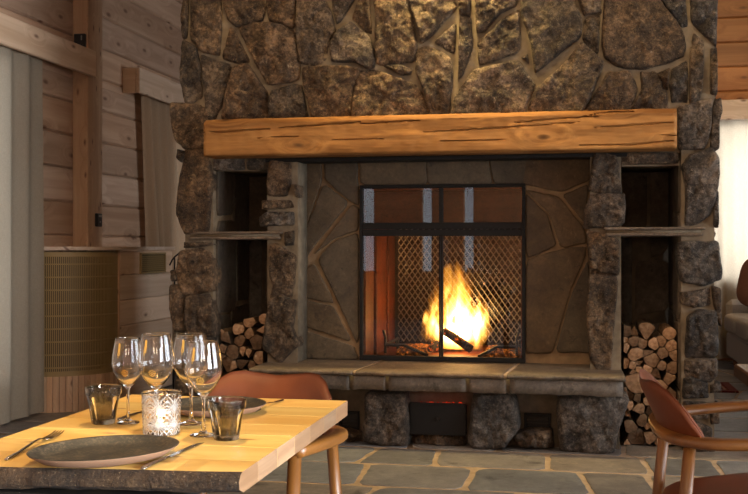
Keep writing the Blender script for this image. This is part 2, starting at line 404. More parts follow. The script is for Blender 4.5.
# windows
def window(k,axis,c,s0,s1,z0,z1,mull):
    """axis 'x': pane in a plane x=c spanning y s0..s1;  'y': plane y=c spanning x"""
    root=empty('window_%d'%k,(c,(s0+s1)/2,z0) if axis=='x' else ((s0+s1)/2,c,z0),kind='structure')
    fr=MB(); w=.05
    def bx(a0,a1,q0,q1,d=.035,mb=fr):
        if axis=='x': mb.cbox(c-d,c+d,a0,a1,q0,q1,.004)
        else: mb.cbox(a0,a1,c-d,c+d,q0,q1,.004)
    if s1-s0<.4: w=.02
    bx(s0,s1,z0,z0+w); bx(s0,s1,z1-w,z1); bx(s0,s0+w,z0+w,z1-w); bx(s1-w,s1,z0+w,z1-w)
    for m in mull: bx(m-w*.5,m+w*.5,z0+w,z1-w)
    fr.build('window_frame',M['pine_z'],root)
    g=MB(); bx(s0+w,s1-w,z0+w,z1-w,.004,g); g.build('window_pane',M['windowglass'],root)
window(1,'x',XL-.05,4.2,6.22,.25,2.42,[5.2]); window(2,'x',XL-.05,9.0,10.4,.25,2.42,[9.7])
window(3,'y',YB+.05,1.25,3.45,.79,2.42,[2.35]); window(4,'x',XR+.05,1.9,5.3,.6,2.42,[3.0,4.2])
for k,w in enumerate(WZ): window(5+k,'y',YR-.05,XR-w[1],XR-w[0],w[2],w[3],[])
window(8,'x',XR+.05,-2.6,.2,.6,2.42,[-1.2]); window(9,'x',XR+.05,8.1,10.7,.6,2.42,[9.4])
# ceiling of boards
mb=MB(); x=XL
while x<XR:
    tint(mb); mb.cbox(x+.001,min(x+.19,XR)-.001,YR,YB,ZC,ZC+.05,.006); x+=.19
mb.build('ceiling',M['log_wall'])['kind']='structure'

# ------------------------------------------------------------------ rough stones
def chaikin(p,k=1,w=.25):
    for _ in range(k):
        q=[]
        for a,b in zip(p,p[1:]+p[:1]): q+= [(a[0]*(1-w)+b[0]*w,a[1]*(1-w)+b[1]*w),(a[0]*w+b[0]*(1-w),a[1]*w+b[1]*(1-w))]
        p=q
    return p
def resample(p,n):
    L=[math.dist(a,b) for a,b in zip(p,p[1:]+p[:1])]; T=sum(L); out=[]; i=0; acc=0
    for k in range(n):
        s=T*k/n
        while acc+L[i]<s: acc+=L[i]; i+=1
        f=(s-acc)/max(L[i],1e-9); a=p[i]; b=p[(i+1)%len(p)]
        out.append((a[0]+(b[0]-a[0])*f,a[1]+(b[1]-a[1])*f))
    return out
def centroid(p):
    A=cx=cy=0
    for a,b in zip(p,p[1:]+p[:1]):
        w=a[0]*b[1]-b[0]*a[1]; A+=w; cx+=(a[0]+b[0])*w; cy+=(a[1]+b[1])*w
    return (cx/(3*A),cy/(3*A)),A/2
def add_stone(mb, poly, to_world, H, back=.03, N=52, rough=.6, jitter=.004, rnd=1, r=R, m=0, facets=4, slope=.6, lo=.7, hi=1.15, edge=1.0, grow=1.07):
    """rough stone: outline poly in (u,v); to_world(u,v,h)"""
    c,A=centroid(poly)
    if A<0: poly=poly[::-1]
    sd=r.random()*50; mb.tint=(r.uniform(lo,hi), r.random(), r.random())
    poly=[(c[0]+(u-c[0])*grow,c[1]+(v-c[1])*grow) for u,v in poly]
    p=resample(chaikin(list(poly),rnd,.07),N)
    Rm=math.sqrt(abs(A)/PI)
    q=[]
    for (u,v) in p:
        j=1+ (noise.noise(Vector((u*14,v*14,sd)))*1.4+noise.noise(Vector((u*45,v*45,sd)))*.7)*jitter/max(Rm,.01)
        q.append((c[0]+(u-c[0])*j,c[1]+(v-c[1])*j))
    pl=[(r.uniform(-slope,slope),r.uniform(-slope,slope),r.uniform(.0,.35)) for _ in range(facets)]
    def top(u,v):
        a,b=(u-c[0])/Rm,(v-c[1])/Rm
        h=1.0
        for (x,y,z) in pl: h=min(h,1+z+x*a+y*b)
        h=max(h,.3)
        n=fbm((u*9,v*9,sd),5)*.7+fbm((u*26,v*26,sd+9),4)*.45-abs(fbm((u*13,v*17,sd+4),3))*.35
        return h+n*rough
    offs=[0,.0012*edge,.004*edge,.009*edge,.018*edge]; prof=[.02,.40,.70,.90,1.0]
    k=min(1,.5*Rm/offs[-1]); ts=[1-o*k/Rm for o in offs]
    t=ts[-1]
    for f in ((.9,.8,.7,.6,.5,.4,.3,.2,.1) if N>50 else (.82,.64,.46,.28,.12)): ts.append(t*f); prof.append(1)
    rings=[[to_world(u,v,-back) for (u,v) in q]]
    for t,pf in zip(ts,prof):
        ring=[]
        for (u,v) in q:
            uu=c[0]+(u-c[0])*t; vv=c[1]+(v-c[1])*t
            ring.append(to_world(uu,vv,H*pf*top(uu,vv)))
        rings.append(ring)
    ids=mb.loft(rings,True,False,False,m)
    ci=mb.vert(to_world(c[0],c[1],H*top(*c)))
    l=ids[-1]
    for k2 in range(len(l)): mb.face((l[k2],l[(k2+1)%len(l)],ci),m)
def power_cells(sites,rect,over=1.16):
    cells=[]
    for i,(x,z,r,k) in enumerate(sites):
        rr_=r*over; poly=[(x+rr_*math.cos(2*PI*a/26),z+rr_*math.sin(2*PI*a/26)) for a in range(26)]
        if k in 'sd':                              # a split billet: an apex and an arc of bark
            q=random.Random(i*7+3); f=q.uniform(0,2*PI); w=q.uniform(.75,1.15); rr_=r*over*1.12
            loc=[(-.92*rr_,q.uniform(-.25,.25)*rr_)]+[(rr_*1.02*math.cos(a)-.05*rr_,rr_*1.05*math.sin(a)) for a in [-w+2*w*t_/10 for t_ in range(11)]]
            if q.random()<.45: loc[0:1]=[(-.85*rr_,.45*rr_),(-.85*rr_,-.45*rr_)]
            poly=[(x+a*math.cos(f)-b*math.sin(f),z+a*math.sin(f)+b*math.cos(f)) for a,b in loc]
        def clip(poly,nx_,nz_,c):
            out=[]
            for a,b in zip(poly,poly[1:]+poly[:1]):
                da=a[0]*nx_+a[1]*nz_-c; db=b[0]*nx_+b[1]*nz_-c
                if da<=0: out.append(a)
                if da*db<0: f=da/(da-db); out.append((a[0]+(b[0]-a[0])*f,a[1]+(b[1]-a[1])*f))
            return out
        for j,(x2,z2,r2,k2) in enumerate(sites):
            if i==j: continue
            nx_,nz_=x2-x,z2-z
            if nx_*nx_+nz_*nz_>(r+r2)**2*4: continue
            c=(x2*x2+z2*z2-r2*r2-x*x-z*z+r*r)/2
            poly=clip(poly,nx_,nz_,c)
        for (nx_,nz_,c) in ((-1,0,-rect[0]),(1,0,rect[1] if not (rect[1]<0 and z<.52) else -1.905),(0,-1,-rect[2])):
            poly=clip(poly,nx_,nz_,c)
        cells.append(poly)
    return cells
def random_stones(mb,u0,u1,v0,v1,to_world,H,r,size=.30,N=34,gap=.014):
    """irregular rubble filling a rectangle"""
    nx=max(1,round((u1-u0)/size)); nz=max(1,round((v1-v0)/(size*.82))); S=[]
    for j in range(nz):
        for i in range(nx):
            S.append((u0+(u1-u0)*(i+.5+.5*(j%2-.5)+r.uniform(-.33,.33))/nx,v0+(v1-v0)*(j+.5+r.uniform(-.33,.33))/nz,.1+r.uniform(0,.07),'r'))
    for P in power_cells([(a,b,c,d) for a,b,c,d in S],(u0,u1,v0),over=6):
        P=[(a,min(b,v1)) for a,b in P]
        if len(P)<3: continue
        c,A=centroid(P)
        if abs(A)<.004: continue
        R_=math.sqrt(abs(A)/PI); k=1-gap/R_
        add_stone(mb,[(c[0]+(a-c[0])*k,c[1]+(b-c[1])*k) for a,b in P],to_world,H*r.uniform(.8,1.2),.04,N=N,r=r,grow=1.0)
def mortar_sheet(mb,x0,x1,z0,z1,Y,m=1,step=.05,amp=.006):
    nx=max(2,int((x1-x0)/step)); nz=max(2,int((z1-z0)/step)); rows=[]
    for j in range(nz+1):
        rows.append([(x0+(x1-x0)*i/nx, Y-amp*fbm(((x0+(x1-x0)*i/nx)*7,(z0+(z1-z0)*j/nz)*7,3.3),3), z0+(z1-z0)*j/nz) for i in range(nx+1)])
    mb.loft(rows,False,False,False,m)
def face_at(Y): return lambda u,v,h: (u,Y-h,v)
def PY(pts,Y): return [(lambda w:(w.x,w.z))(onY(x,y,Y)) for x,y in pts]

# ------------------------------------------------------------------ floor of flagstones
mb=MB(); rf=random.Random(5)
mb.tint=(1,.5,.3); mb.box(XL-.1,XR+.1,YR-.1,YB+.1,-.12,-.004,1)
flo=lambda u,v,h:(u,v,h-.004)
def rowstones(y0,y1,js):
    for (t0,b0),(t1,b1) in zip(js,js[1:]):
        g=.014
        add_stone(mb,[(b0+g,y0+g+rf.uniform(-.005,.01)),((b0+b1)/2,y0+g+rf.uniform(-.006,.012)),(b1-g,y0+g+rf.uniform(-.005,.01)),(t1-g+rf.uniform(-.006,.0),y1-g),((t0+t1)/2,y1-g+rf.uniform(-.01,.004)),(t0+g,y1-g)],flo,.004,.02,N=30,rough=.12,jitter=.006,rnd=1,r=rf,slope=.08,lo=.8,hi=1.12,edge=.3,grow=1.0)
def autorow(y0,y1,x0,x1,fixed=()):
    js=list(fixed)
    if not js: js=[(x0,x0)]
    x=js[-1][0]
    while x<x1: x+=rf.uniform(.5,.82); d=rf.uniform(-.07,.07); js.append((x+d,x-d))
    x=js[0][0]
    while x>x0: x-=rf.uniform(.5,.82); d=rf.uniform(-.07,.07); js.insert(0,(x+d,x-d))
    js=[(max(min(a,x1),x0),max(min(b,x1),x0)) for a,b in js]
    js=[j for i,j in enumerate(js) if i==0 or j[0]-js[i-1][0]>.12]
    rowstones(y0,y1,js)
ya,yb,yc=4.94,5.45,5.90
jx=lambda x,y:onZ(x,y,0).x
autorow(yb,yc,XL,XR,[(jx(377,451),jx(352,466)),(jx(438,451),jx(433,466)),(jx(548,452),jx(548,468)),(jx(640,453),jx(650,468)),(jx(708,454),jx(719,468))])
autorow(ya,yb,XL,XR,[(jx(366,467),jx(352,488)),(jx(476,467),jx(464,489)),(jx(579,468),jx(593,490)),(jx(643,468),jx(660,494))])
y=ya
while y>YR: h=rf.uniform(.4,.52); autorow(max(y-h,YR),y,XL,XR); y-=h
y=yc
while y<YB: h=rf.uniform(.4,.55); autorow(y,min(y+h,YB),XL,XR); y+=h
mb.build('floor',[M['flag'],M['grout']],smooth=True)['kind']='structure'

# ------------------------------------------------------------------ post, pelmets, curtains, cabinet
XW=XL
mb=MB(); tint(mb); mb.cbox(XL,-3.565,7.22,7.47,0,ZC,.008)
tag(mb.build('trim_post',M['pine_z']),kind='structure')
def make_pelmet(label,x0,x1,y0,y1,z0,z1,axis):
    root=empty('curtain_pelmet',((x0+x1)/2,(y0+y1)/2,z0),label,'pelmet')
    f=MB(); tint(f,.6,1); t=.035
    if axis=='y':
        n=40; rows=[]
        f.cbox(x1-t,x1,y0,y1,z0,z1,.006); f.build('front_board',M['pine_y'],root)
        
        for ya,yb in ((y0,y0+t),(y1-t,y1)):
            e=MB(); tint(e,.2,.6); e.cbox(x0,x1-t-.0005,ya,yb,z0,z1,.004); e.build('end_board',M['pine_x'],root)
        b=MB(); tint(b,.2,.6); b.cbox(x0,x1-t,y0+t,y1-t,z1-.03,z1-.005,.003); b.build('top_board',M['pine_y'],root)
    else:
        f.cbox(x0,x1,y0,y0+t,z0,z1,.006); f.build('front_board',M['pine_x'],root)
        b=MB(); tint(b,.2,.6); b.cbox(x0,x1,y0+t,y1,z1-.03,z1-.005,.003); b.build('top_board',M['pine_x'],root)
    return root
make_pelmet('long pale pine pelmet above the grey curtain, ending on the timber post',XL,-3.535,4.0,7.30,2.435,2.63,'y')
make_pelmet('short pale pine pelmet with boxed end above the taupe curtain beside the stone chimney',XL,-3.535,8.10,10.75,2.435,2.645,'y')
make_pelmet('pine pelmet above the bright white curtain behind the sofa',1.0,3.7,YB-.17,YB,2.43,2.63,'x')
def curtain(name,label,path,z0,z1,mat,amp,wl,seed,sway=0,top_gather=.55,thick=.004):
    rr=random.Random(seed); P=[Vector(p) for p in path]
    L=(P[1]-P[0]).length; d=(P[1]-P[0])/L; n=Vector((-d.y,d.x))
    N=max(24,int(L/wl*10)); rows=[]; zr=26
    ph=rr.random()*6; 
    for j in range(zr+1):
        f=j/zr; z=z0+(z1-z0)*f; row=[]
        for i in range(N+1):
            s=i/N; x=s*L; w=1.6*noise.noise(Vector((x*1.7,seed,f*.5)))
            a=amp*(1-(1-top_gather)*f)*(.7+.5*noise.noise(Vector((x*3.1,seed+5,f*.8))))
            o=a*math.sin(2*PI*x/wl+ph+w)+.25*amp*noise.noise(Vector((x*9,f*1.2,seed)))
            Q=P[0]+d*(x+sway*(1-f)*(1-s))+n*o
            row.append((Q.x,Q.y,z+ (.004*math.sin(x*30+ph) if j==0 else 0)))
        rows.append(row)
    m_=MB(); m_.loft(rows,False,False,False)
    c=m_.build(name,M[mat],None,True,loc=((P[0].x+P[1].x)/2,(P[0].y+P[1].y)/2,z0))
    tag(c,label,'curtain'); return c
curtain('curtain','pale grey linen curtain hanging to the floor at the left edge',((-3.605,4.06),(-3.605,6.60)),.02,2.50,'sheer',.042,.22,3)
curtain('curtain','taupe linen curtain in narrow folds between the timber post and the stone chimney',((-3.61,8.34),(-3.61,9.95)),.03,2.52,'linen',.065,.19,8,sway=.25)
curtain('curtain','bright backlit white curtain behind the sofa on the right',((1.30,YB-.10),(3.5,YB-.10)),.03,2.50,'sheer',.05,.2,21)
# thermostat and sensor on the post
p=onX(97,220,-3.565)
root=empty('thermostat',(-3.565,p.y,p.z-.05),'small black thermostat with display on the pale face of the timber post','thermostat')
mb=MB(); mb.cbox(-3.565,-3.54,p.y-.042,p.y+.042,p.z-.05,p.z+.05,.006); mb.build('housing',M['black_plastic'],root)
mb=MB(); mb.cbox(-3.541,-3.5385,p.y-.024,p.y+.024,p.z+.022,p.z+.038,.001); mb.build('display',M['screen'],root)
mb=MB(); mb.lathe([(0,0),(.007,0),(.007,.003),(0,.003)],n=16)
mb.v=[(-3.54+v[2],p.y+v[0],p.z-.015+v[1]) for v in mb.v]; mb.build('button',M['screen'],root)
p=onY(81,41,7.22)
root=empty('motion_sensor',(p.x,7.22,p.z-.045),'black box sensor on the orange side of the timber post above the pelmet','sensor')
mb=MB(); mb.cbox(p.x-.045,p.x+.045,7.19,7.22,p.z-.05,p.z+.05,.005); mb.build('housing',M['black_plastic'],root)
mb=MB(); mb.cbox(p.x+.014,p.x+.024,7.186,7.191,p.z+.0,p.z+.035,.002); mb.build('indicator',M['screen'],root)
# cabinet with rounded perforated front
XC=-3.28; YF=6.66; RC=.46; CX=XC-RC; CY=YF+RC; YE=8.16; ZT=1.14
root=empty('plank_cabinet',(-3.45,7.3,0),'waist high pine plank cabinet with rounded bronze perforated corner beside the curtain','cabinet')
def arc(rad,n=48,a0=-PI/2,a1=0): return [(max(CX+rad*math.cos(a0+(a1-a0)*k/n),XL),CY+rad*math.sin(a0+(a1-a0)*k/n)) for k in range(n+1)]
outl=[(XL,YF)]+arc(RC-.02)+[(XC-.02,YE),(XL,YE)]
outl=[(x,max(y,YF+.02)) for x,y in outl]
mb=MB(); mb.loft([[(x,y,z) for x,y in outl] for z in (.0,ZT-.03)]); mb.build('body',M['dark_void'],root)
outl=[(XL,YF-.02)]+arc(RC+.02)+[(XC+.02,YE+.03),(XL,YE+.03)]
mb=MB(); tint(mb); mb.loft([[(x,y,z) for x,y in outl] for z in (ZT-.008,ZT+.018)]); mb.build('top_board',M['pine_y'],root,bevel=.004)
ZP0=.25; ZP1=1.115
pan=MB(); pts=arc(RC,96)
nb=54
for k in range(nb+1):
    a=-PI/2+PI/2*k/nb; 
    x,y=CX+RC*math.cos(a),CY+RC*math.sin(a); da=.0038/RC
    if x<XL+.01: continue
    q=[(CX+rr_*math.cos(a+s*da),CY+rr_*math.sin(a+s*da)) for rr_,s in ((RC,-1),(RC,1),(RC-.006,1),(RC-.006,-1))]
    pan.loft([[(u,v,z) for u,v in q] for z in (ZP0,ZP1)])
zb=[ZP0+.0]+[ZP1-.085-.0905*k for k in range(9)]+[ZP1-.028]
for z in zb:
    h=.034 if z in (zb[0],zb[-1]) else .009
    o=arc(RC+.001,40); i=arc(RC-.007,40)[::-1]
    pan.loft([[(u,v,zz) for u,v in o+i] for zz in (z,z+h)])
pan.build('perforated_panel',M['brass'],root)
sl=MB(); k=0; a=-PI/2
while a<-.05:
    da=.044/RC; tint(sl)
    q=[(CX+r_*math.cos(a+t_*da),CY+r_*math.sin(a+t_*da)) for r_,t_ in ((RC+.002,.04),(RC+.004,.5),(RC+.002,.96),(RC-.018,.96),(RC-.018,.04))]
    q=[(max(u,XL+.002),v) for u,v in q]
    sl.loft([[(u,v,z) for u,v in q] for z in (.0,ZP0)]); a+=da
sl.build('base_slats',M['pine_z'],root)
mb=MB(); tint(mb,.3,.6); mb.cbox(XC-.02,XC+.004,CY,CY+.03,0,ZT-.009,.003); mb.build('corner_post',M['pine_z'],root)
mb=MB(); z=.012
while z<ZT-.05:
    tint(mb); z1=min(z+.187,ZT-.01)
    prof=[(XC-.02,z),(XC-.004,z),(XC+.004,z+.008),(XC+.004,z1-.01),(XC-.004,z1-.002),(XC-.02,z1-.002)]
    mb.loft([[(x,y_,zz) for x,zz in prof] for y_ in (CY+.031,YE)]); z=z1
mb.build('side_planks',M['pine_y'],root)
g0=onX(139.5,252.5,XC+.004); g1=onX(164.5,274,XC+.004)
y0,y1,z1,z0=g0.y,g1.y,g0.z-.002,g1.z+.012
gr=empty('vent_grille',(0,0,0)); gr.parent=root; gr.location=(0,0,0)
gr.location=Vector((XC,(y0+y1)/2,z0))-root.location
mb=MB()
for (a0,a1,b0,b1) in ((y0,y1,z0,z0+.016),(y0,y1,z1-.016,z1),(y0,y0+.018,z0+.016,z1-.016),(y1-.018,y1,z0+.016,z1-.016)): mb.cbox(XC+.003,XC+.02,a0,a1,b0,b1,.003)
mb.build('grille_frame',M['brass'],gr)
mb=MB(); n=8
for k in range(n):
    zz=z0+.02+(z1-z0-.04)*(k+.5)/n; mb.quad([(XC+.016,y0+.018,zz-.006),(XC+.016,y1-.018,zz-.006),(XC+.006,y1-.018,zz+.006),(XC+.006,y0+.018,zz+.006)]); 
    mb.quad([(XC+.016,y0+.018,zz-.0075),(XC+.006,y0+.018,zz+.0045),(XC+.006,y1-.018,zz+.0045),(XC+.016,y1-.018,zz-.0075)])
mb.build('louvre',M['brass'],gr)
mb=MB(); mb.box(XC+.003,XC+.0055,y0+.01,y1-.01,z0+.01,z1-.01); mb.build('grille_backing',M['dark_void'],gr)
# ================================================================== stone fireplace
YC=6.14; YP=6.42; YH=5.90; YN=6.84; YK=7.75
fire=empty('stone_fireplace',(-.8,6.9,0),'wide rustic fieldstone fireplace with glazed firebox, timber mantel beam and raised slate hearth','fireplace')
ST=[M['stone'],M['mortar'],M['stone_grey']]
rs=random.Random(23)
def stones(mb,polys,Y,H,back=.05,grey=0,**kw):
    for p in polys:
        g=2 if rs.random()<grey else 0
        add_stone(mb,PY(p,Y),face_at(Y),H*rs.uniform(.75,1.2),back,r=rs,m=g,**kw)
# ---- chimney breast
chim=[
[(183,-4),(189,-4),(188,38),(183.5,39)],
[(192,-4),(221,-4),(222,25),(219.5,54),(203,51),(192,39)],
[(227,-4),(263,-4),(264.5,12),(262,21),(237,27),(229,20),(225,6)],
[(231,28),(235,31),(250,61.5),(237,63.5),(223,58)],
[(240,28),(251,23.5),(283,26),(294,33.5),(299,66),(298,79),(269,84.5),(257,65)],
[(267,-4),(295,-4),(296,23),(292,27),(270,21),(267,6)],
[(184,41),(197,50),(201,66),(203,98),(186,103),(182,80)],
[(202,56),(232,66.5),(224,100),(215,118),(208,118),(204,77)],
[(235,68.5),(248,65.5),(267,93),(267,119),(223,119),(227,92)],
[(273,91),(296,85),(302,86),(308,118),(270,118),(270,100)],
[(299,-4),(322,-4),(330,12),(335.5,32),(328.5,40),(326,59),(312,64.5),(301,62),(297.5,33)],
[(332,-4),(357,-4),(341,21),(337,22.5),(333.5,12)],
[(361,-4),(369.5,-4),(371.5,33),(366,31),(352.5,18)],
[(350.5,22),(369,38),(374,50),(374,66.5),(367,68.5),(355,62),(332,61.5),(331.5,43),(339,31)],
[(374,-4),(403,-4),(412,20),(416,43),(413.5,60.5),(399,62.5),(377.5,62.5),(376,44),(377,20)],
[(409,-4),(452.5,-4),(455,8.5),(430,37),(421.5,42.5),(417.5,28),(412.5,12)],
[(384,66),(399,65),(412.5,69),(410.5,75),(401,75.5)],
[(303,68),(340,67),(360,70),(352,90),(350,118),(313,118),(306,88)],
[(363,71.5),(376,71),(414,85),(422,95),(430,118),(354,118),(355,89)],
[(416.5,53),(424.5,48.5),(439,51),(450,60),(452.5,72),(448.5,118),(432,118),(423.5,89),(416.5,71)],
[(456.5,23),(454.5,54),(446,50),(435,42)],
[(458,-4),(471,-4),(470,16),(459.5,15)],
[(460,19.5),(471,19.5),(473,47),(463.5,74),(458.5,78)],
[(475.5,-4),(519,-4),(515.5,6.5),(501,13),(484.5,31),(477,32)],
[(518.5,11),(520,47.5),(515,53.5),(479.5,65),(478.5,42),(490,33),(507,17)],
[(521.5,57.5),(527.5,54.5),(528.5,63.5)],
[(456,98),(474.5,71),(516,62),(534,85),(519,118),(452,118)],
[(525.5,-4),(572.5,-4),(580.5,22),(579,36),(560,52),(541,67.5),(536,70),(531.5,42),(522,13)],
[(538,88),(560,69.5),(581,44),(593,55),(602.5,64),(588,100),(578,118),(526,118)],
[(577,-4),(601,-4),(600.5,12.5),(584.5,16)],
[(585,19.5),(599.5,17),(598.5,52.5),(590,52),(583,38.5)],
[(606.5,-4),(654,-4),(679,28.5),(683.5,44.5),(681,55),(663,63.5),(641,68),(619,65.5),(606,56.5),(604,40.5)],
[(658.5,-4),(685,-4),(687,25.5),(680,26)],
[(690.5,-4),(717,-4),(716.5,20),(715.5,45),(704,35),(692,21)],
[(693.5,36),(703.5,42),(702.5,84),(699,100),(689,102.5),(690,53)],
[(672.5,69.5),(687,61),(687.5,102),(672,101.5),(670,85.5)],
[(657,74),(670,68),(667.5,90),(664,88)],
[(608.5,73),(628.5,72),(637,90.5),(624,118),(580,118)],
[(640.5,73),(655,73),(666.5,92),(667,118),(627,118),(642,89)],
[(710.5,50.5),(717,49),(717,94.5),(710,91.5)],
]
x0,x1=-2.385,.785
mb=MB(); mb.box(x0+.01,x1-.01,YC+.02,YK,1.90,ZC,1); mortar_sheet(mb,x0+.005,x1-.005,1.90,ZC,YC,1,.05,.008)
stones(mb,chim,YC,.048,.05,.2,N=84)
# courses above the picture edge, same masonry, and the chimney's sides
zt=onY(400,-4,YC).z+.02
random_stones(mb,x0+.01,x1-.01,zt,ZC-.01,face_at(YC),.042,rs,.32,44)
def side_stones(mb,X,sgn,ya,yb,za,zb): random_stones(mb,ya,yb,za,zb,lambda u,v,hh:(X+sgn*hh,u,v),.03,rs,.30,26)
side_stones(mb,x0+.02,-1,YC+.03,YK,1.92,ZC); side_stones(mb,x1-.02,1,YC+.03,YK,1.92,ZC)
mb.build('chimney_breast',ST,fire,True)
# ---- pillars
def pillar(name,polys,X0,X1,Yf,Yb,z0,z1,H,grey,side=None,label=None):
    global mb
    mb=MB(); mb.box(X0+.008,X1-.008,Yf+.02,Yb,z0,z1,1); mortar_sheet(mb,X0+.006,X1-.006,z0,z1,Yf+.002,1,.04,.006)
    stones(mb,polys,Yf,H,.11,grey,N=64,grow=1.11)
    if side: side_stones(mb,side[0],side[1],Yf+.13,Yb,z0+.01,z1-.01)
    o=mb.build(name,ST,fire,True); return o
left_outer=[
[(173,105),(184,105),(200,107),(208,112),(208,145),(186,148.5),(178.5,141),(173.5,124)],
[(177.5,149),(186,152),(182,162),(177,158)],
[(187,151),(203,150),(209,165),(213,182),(211,190),(208.5,227.5),(187,231),(182,220),(179,212),(181,180)],
[(186,242),(211,242.5),(213,244.5),(200,247),(186,247.5)],
[(182,253),(200,249.5),(210.5,255),(214,271),(212.5,289.5),(186,294),(179.5,284),(178.5,270)],
[(171,271.5),(177,269.5),(178.5,279),(172.5,281)],
[(187,298),(208.5,295),(211.5,302),(214,320),(214,334),(188,333.5)],
[(171,287),(180,287),(184.5,297),(185,329.5),(175,328),(171,310)],
[(175,333),(184,333),(212,338),(213.5,374),(178,376)],[(177,379),(213,378),(213.5,412),(180,414)],[(176,417),(213,416),(213,452),(178,452)]]
pillar('stone_pillar',left_outer,x0,-2.19,YC,YK,0,1.90,.045,.1,(x0+.02,-1))
right_outer=[
[(678.5,107.5),(710,101),(712,101),(707.5,138.5),(703.5,147),(681,148),(678.5,140.5)],
[(714,102.5),(720.5,100),(722,112),(719,122),(719,147.5),(710.5,148),(711,130)],
[(690,157),(711,150.5),(717,160),(718.5,170),(717,185),(713.5,200),(708.5,213.5),(697,220.5),(686,221.5),(686.5,185),(683,168)],
[(714.5,190.5),(718.5,192.5),(718.5,228),(713,224)],
[(679.5,243.5),(717,242.5),(719.5,265),(719.5,277.5),(702,284),(683,281.5),(679.5,262)],
[(681.5,292.5),(708,289),(709,304),(693.5,307),(682.5,303.5)],
[(712,287.5),(720.5,290.5),(721,324),(717.5,318),(713.5,305)],
[(687.5,318.5),(697.5,311.5),(716.5,311.5),(717,354.5),(685.5,355)],
[(685.5,360),(715,358),(717,372),(715,375.5),(709.5,381),(686.5,375.5)],
[(685,379),(693,377),(706.5,382.5),(707.5,396.5),(683,397.5)],
[(710,384.5),(720.5,382.5),(720.5,390.5),(710,392.5)],
[(684.5,402),(707.5,402.5),(708,418),(697,418.5),(684.5,414.5)],
[(710,405.5),(719,404.5),(719,422.5),(711,422.5)],
[(688,418),(710.5,428.5),(711,438.5),(686,440)],[(683,444),(713,442.5),(714,454),(683,454.5)]]
pillar('stone_pillar',right_outer,.593,x1,YC,YK,0,1.90,.045,.75,(x1-.02,1))
left_inner=[
[(271,162.5),(290,161.5),(291,180.5),(286.5,195),(269,194.5),(268.5,178)],
[(295,184),(299,186),(298.5,197),(295.5,196)],
[(262,200.5),(290.5,200.5),(292.5,207.5),(264.5,209)],
[(260.5,218.5),(267,212.5),(292.5,212.5),(293,224.5),(262,226)],
[(285,232.5),(294,231),(294,244.5),(285.5,245.5)],
[(269.5,247.5),(277.5,246),(295.5,256.5),(294,279),(291.5,295),(280,293),(271,277)],
[(275.5,285),(288,299),(295.5,303),(292.5,327),(298.5,342.5),(280,361),(264,345),(270,306)]]
pillar('stone_pillar',left_inner,-1.86,-1.655,YC+.02,YP,.44,1.90,.045,.15)
right_inner=[
[(595,152.5),(616.5,157.5),(620.5,188),(621.5,192),(605,192.5),(590,189.5),(590.5,180)],
[(592,195.5),(610,195.5),(623,195.5),(624,206),(623,221.5),(618,225),(585.5,227),(586.5,208)],
[(588,231.5),(604,235),(618,241.5),(618,274),(600,270.5),(590.5,266.5)],
[(591,274.5),(600,273.5),(616,280.5),(616.5,289),(612.5,331),(610.5,360),(610.5,366.5),(598,367),(590.5,355),(587.5,311)]]
pillar('stone_pillar',right_inner,.085,.272,YC+.02,YP,.44,1.90,.045,.4)
# ---- niche linings and lintels
def box_part(name,boxes,mats,m=0,bevel=None,sm=False):
    b=MB()
    for q in boxes: b.tint=(rs.uniform(.8,1.1),rs.random(),rs.random()); b.box(*q,m)
    return b.build(name,mats,fire,sm,bevel=bevel)
for (a,b,nm) in ((-2.19,-1.86,'left'),(.272,.593,'right')):
    mb=MB(); mb.tint=(1,.5,.2); mb.box(a,b,YN,YK,0,1.9,1); 
    for (u0,u1,v0,v1) in ((.0,.58,1.25,1.7),(.62,1,1.1,1.7),(.0,.3,.62,1.22),(.34,1,.72,1.07),(.34,1,.3,.68),(0,.3,.0,.58),(.34,1,0,.27)):
        W_=b-a; add_stone(mb,[(a+W_*u0+.008,v0+.01),(a+W_*u1-.008,v0+rs.uniform(0,.05)),(a+W_*u1-.008,v1-.01),(a+W_*u0+.01,v1-rs.uniform(0,.05))],face_at(YN),.008,.01,N=24,r=rs,rough=.2,slope=.1,edge=.4)
    X,sg=(a,1) if nm=='left' else (b,-1)
    for (y0,y1,v0,v1) in ((YC+.06,6.5,1.35,1.7),(6.52,YN,1.25,1.7),(YC+.06,6.55,.75,1.33),(6.57,YN,.8,1.23),(YC+.06,6.45,.35,.72),(6.47,YN,.4,.77),(YC+.06,YN,.02,.33)):
        add_stone(mb,[(y0+.008,v0+.01),(y1-.008,v0+rs.uniform(0,.04)),(y1-.01,v1-.01),(y0+.008,v1-rs.uniform(0,.04))],lambda u,v,h,X=X,sg=sg:(X+sg*(h-.001),u,v),.007,.01,N=24,r=rs,rough=.2,slope=.1,edge=.4)
    mb.build('niche_lining',[M['lining'],M['mortar_dark']],fire,True)
for (polys,a,b) in (([[(213,157),(243,157),(244,169.5),(214,170.5)],[(248,158),(267,158),(268,170.5),(247.5,169.5)]],-2.19,-1.86),([[(621,153),(678,153),(677,163.5),(622.5,164.5)]],.272,.593)):
    zz=onY((214+268)/2 if a<-1 else 650,170.5 if a<-1 else 165.5,YC).z
    mb=MB(); mb.box(a,b,YC+.05,YN,zz+.01,1.9,1); mortar_sheet(mb,a,b,zz,1.9,YC+.04,1,.03,.004); stones(mb,polys,YC+.03,.03,.03,.3); mb.build('niche_lintel',ST,fire,True)
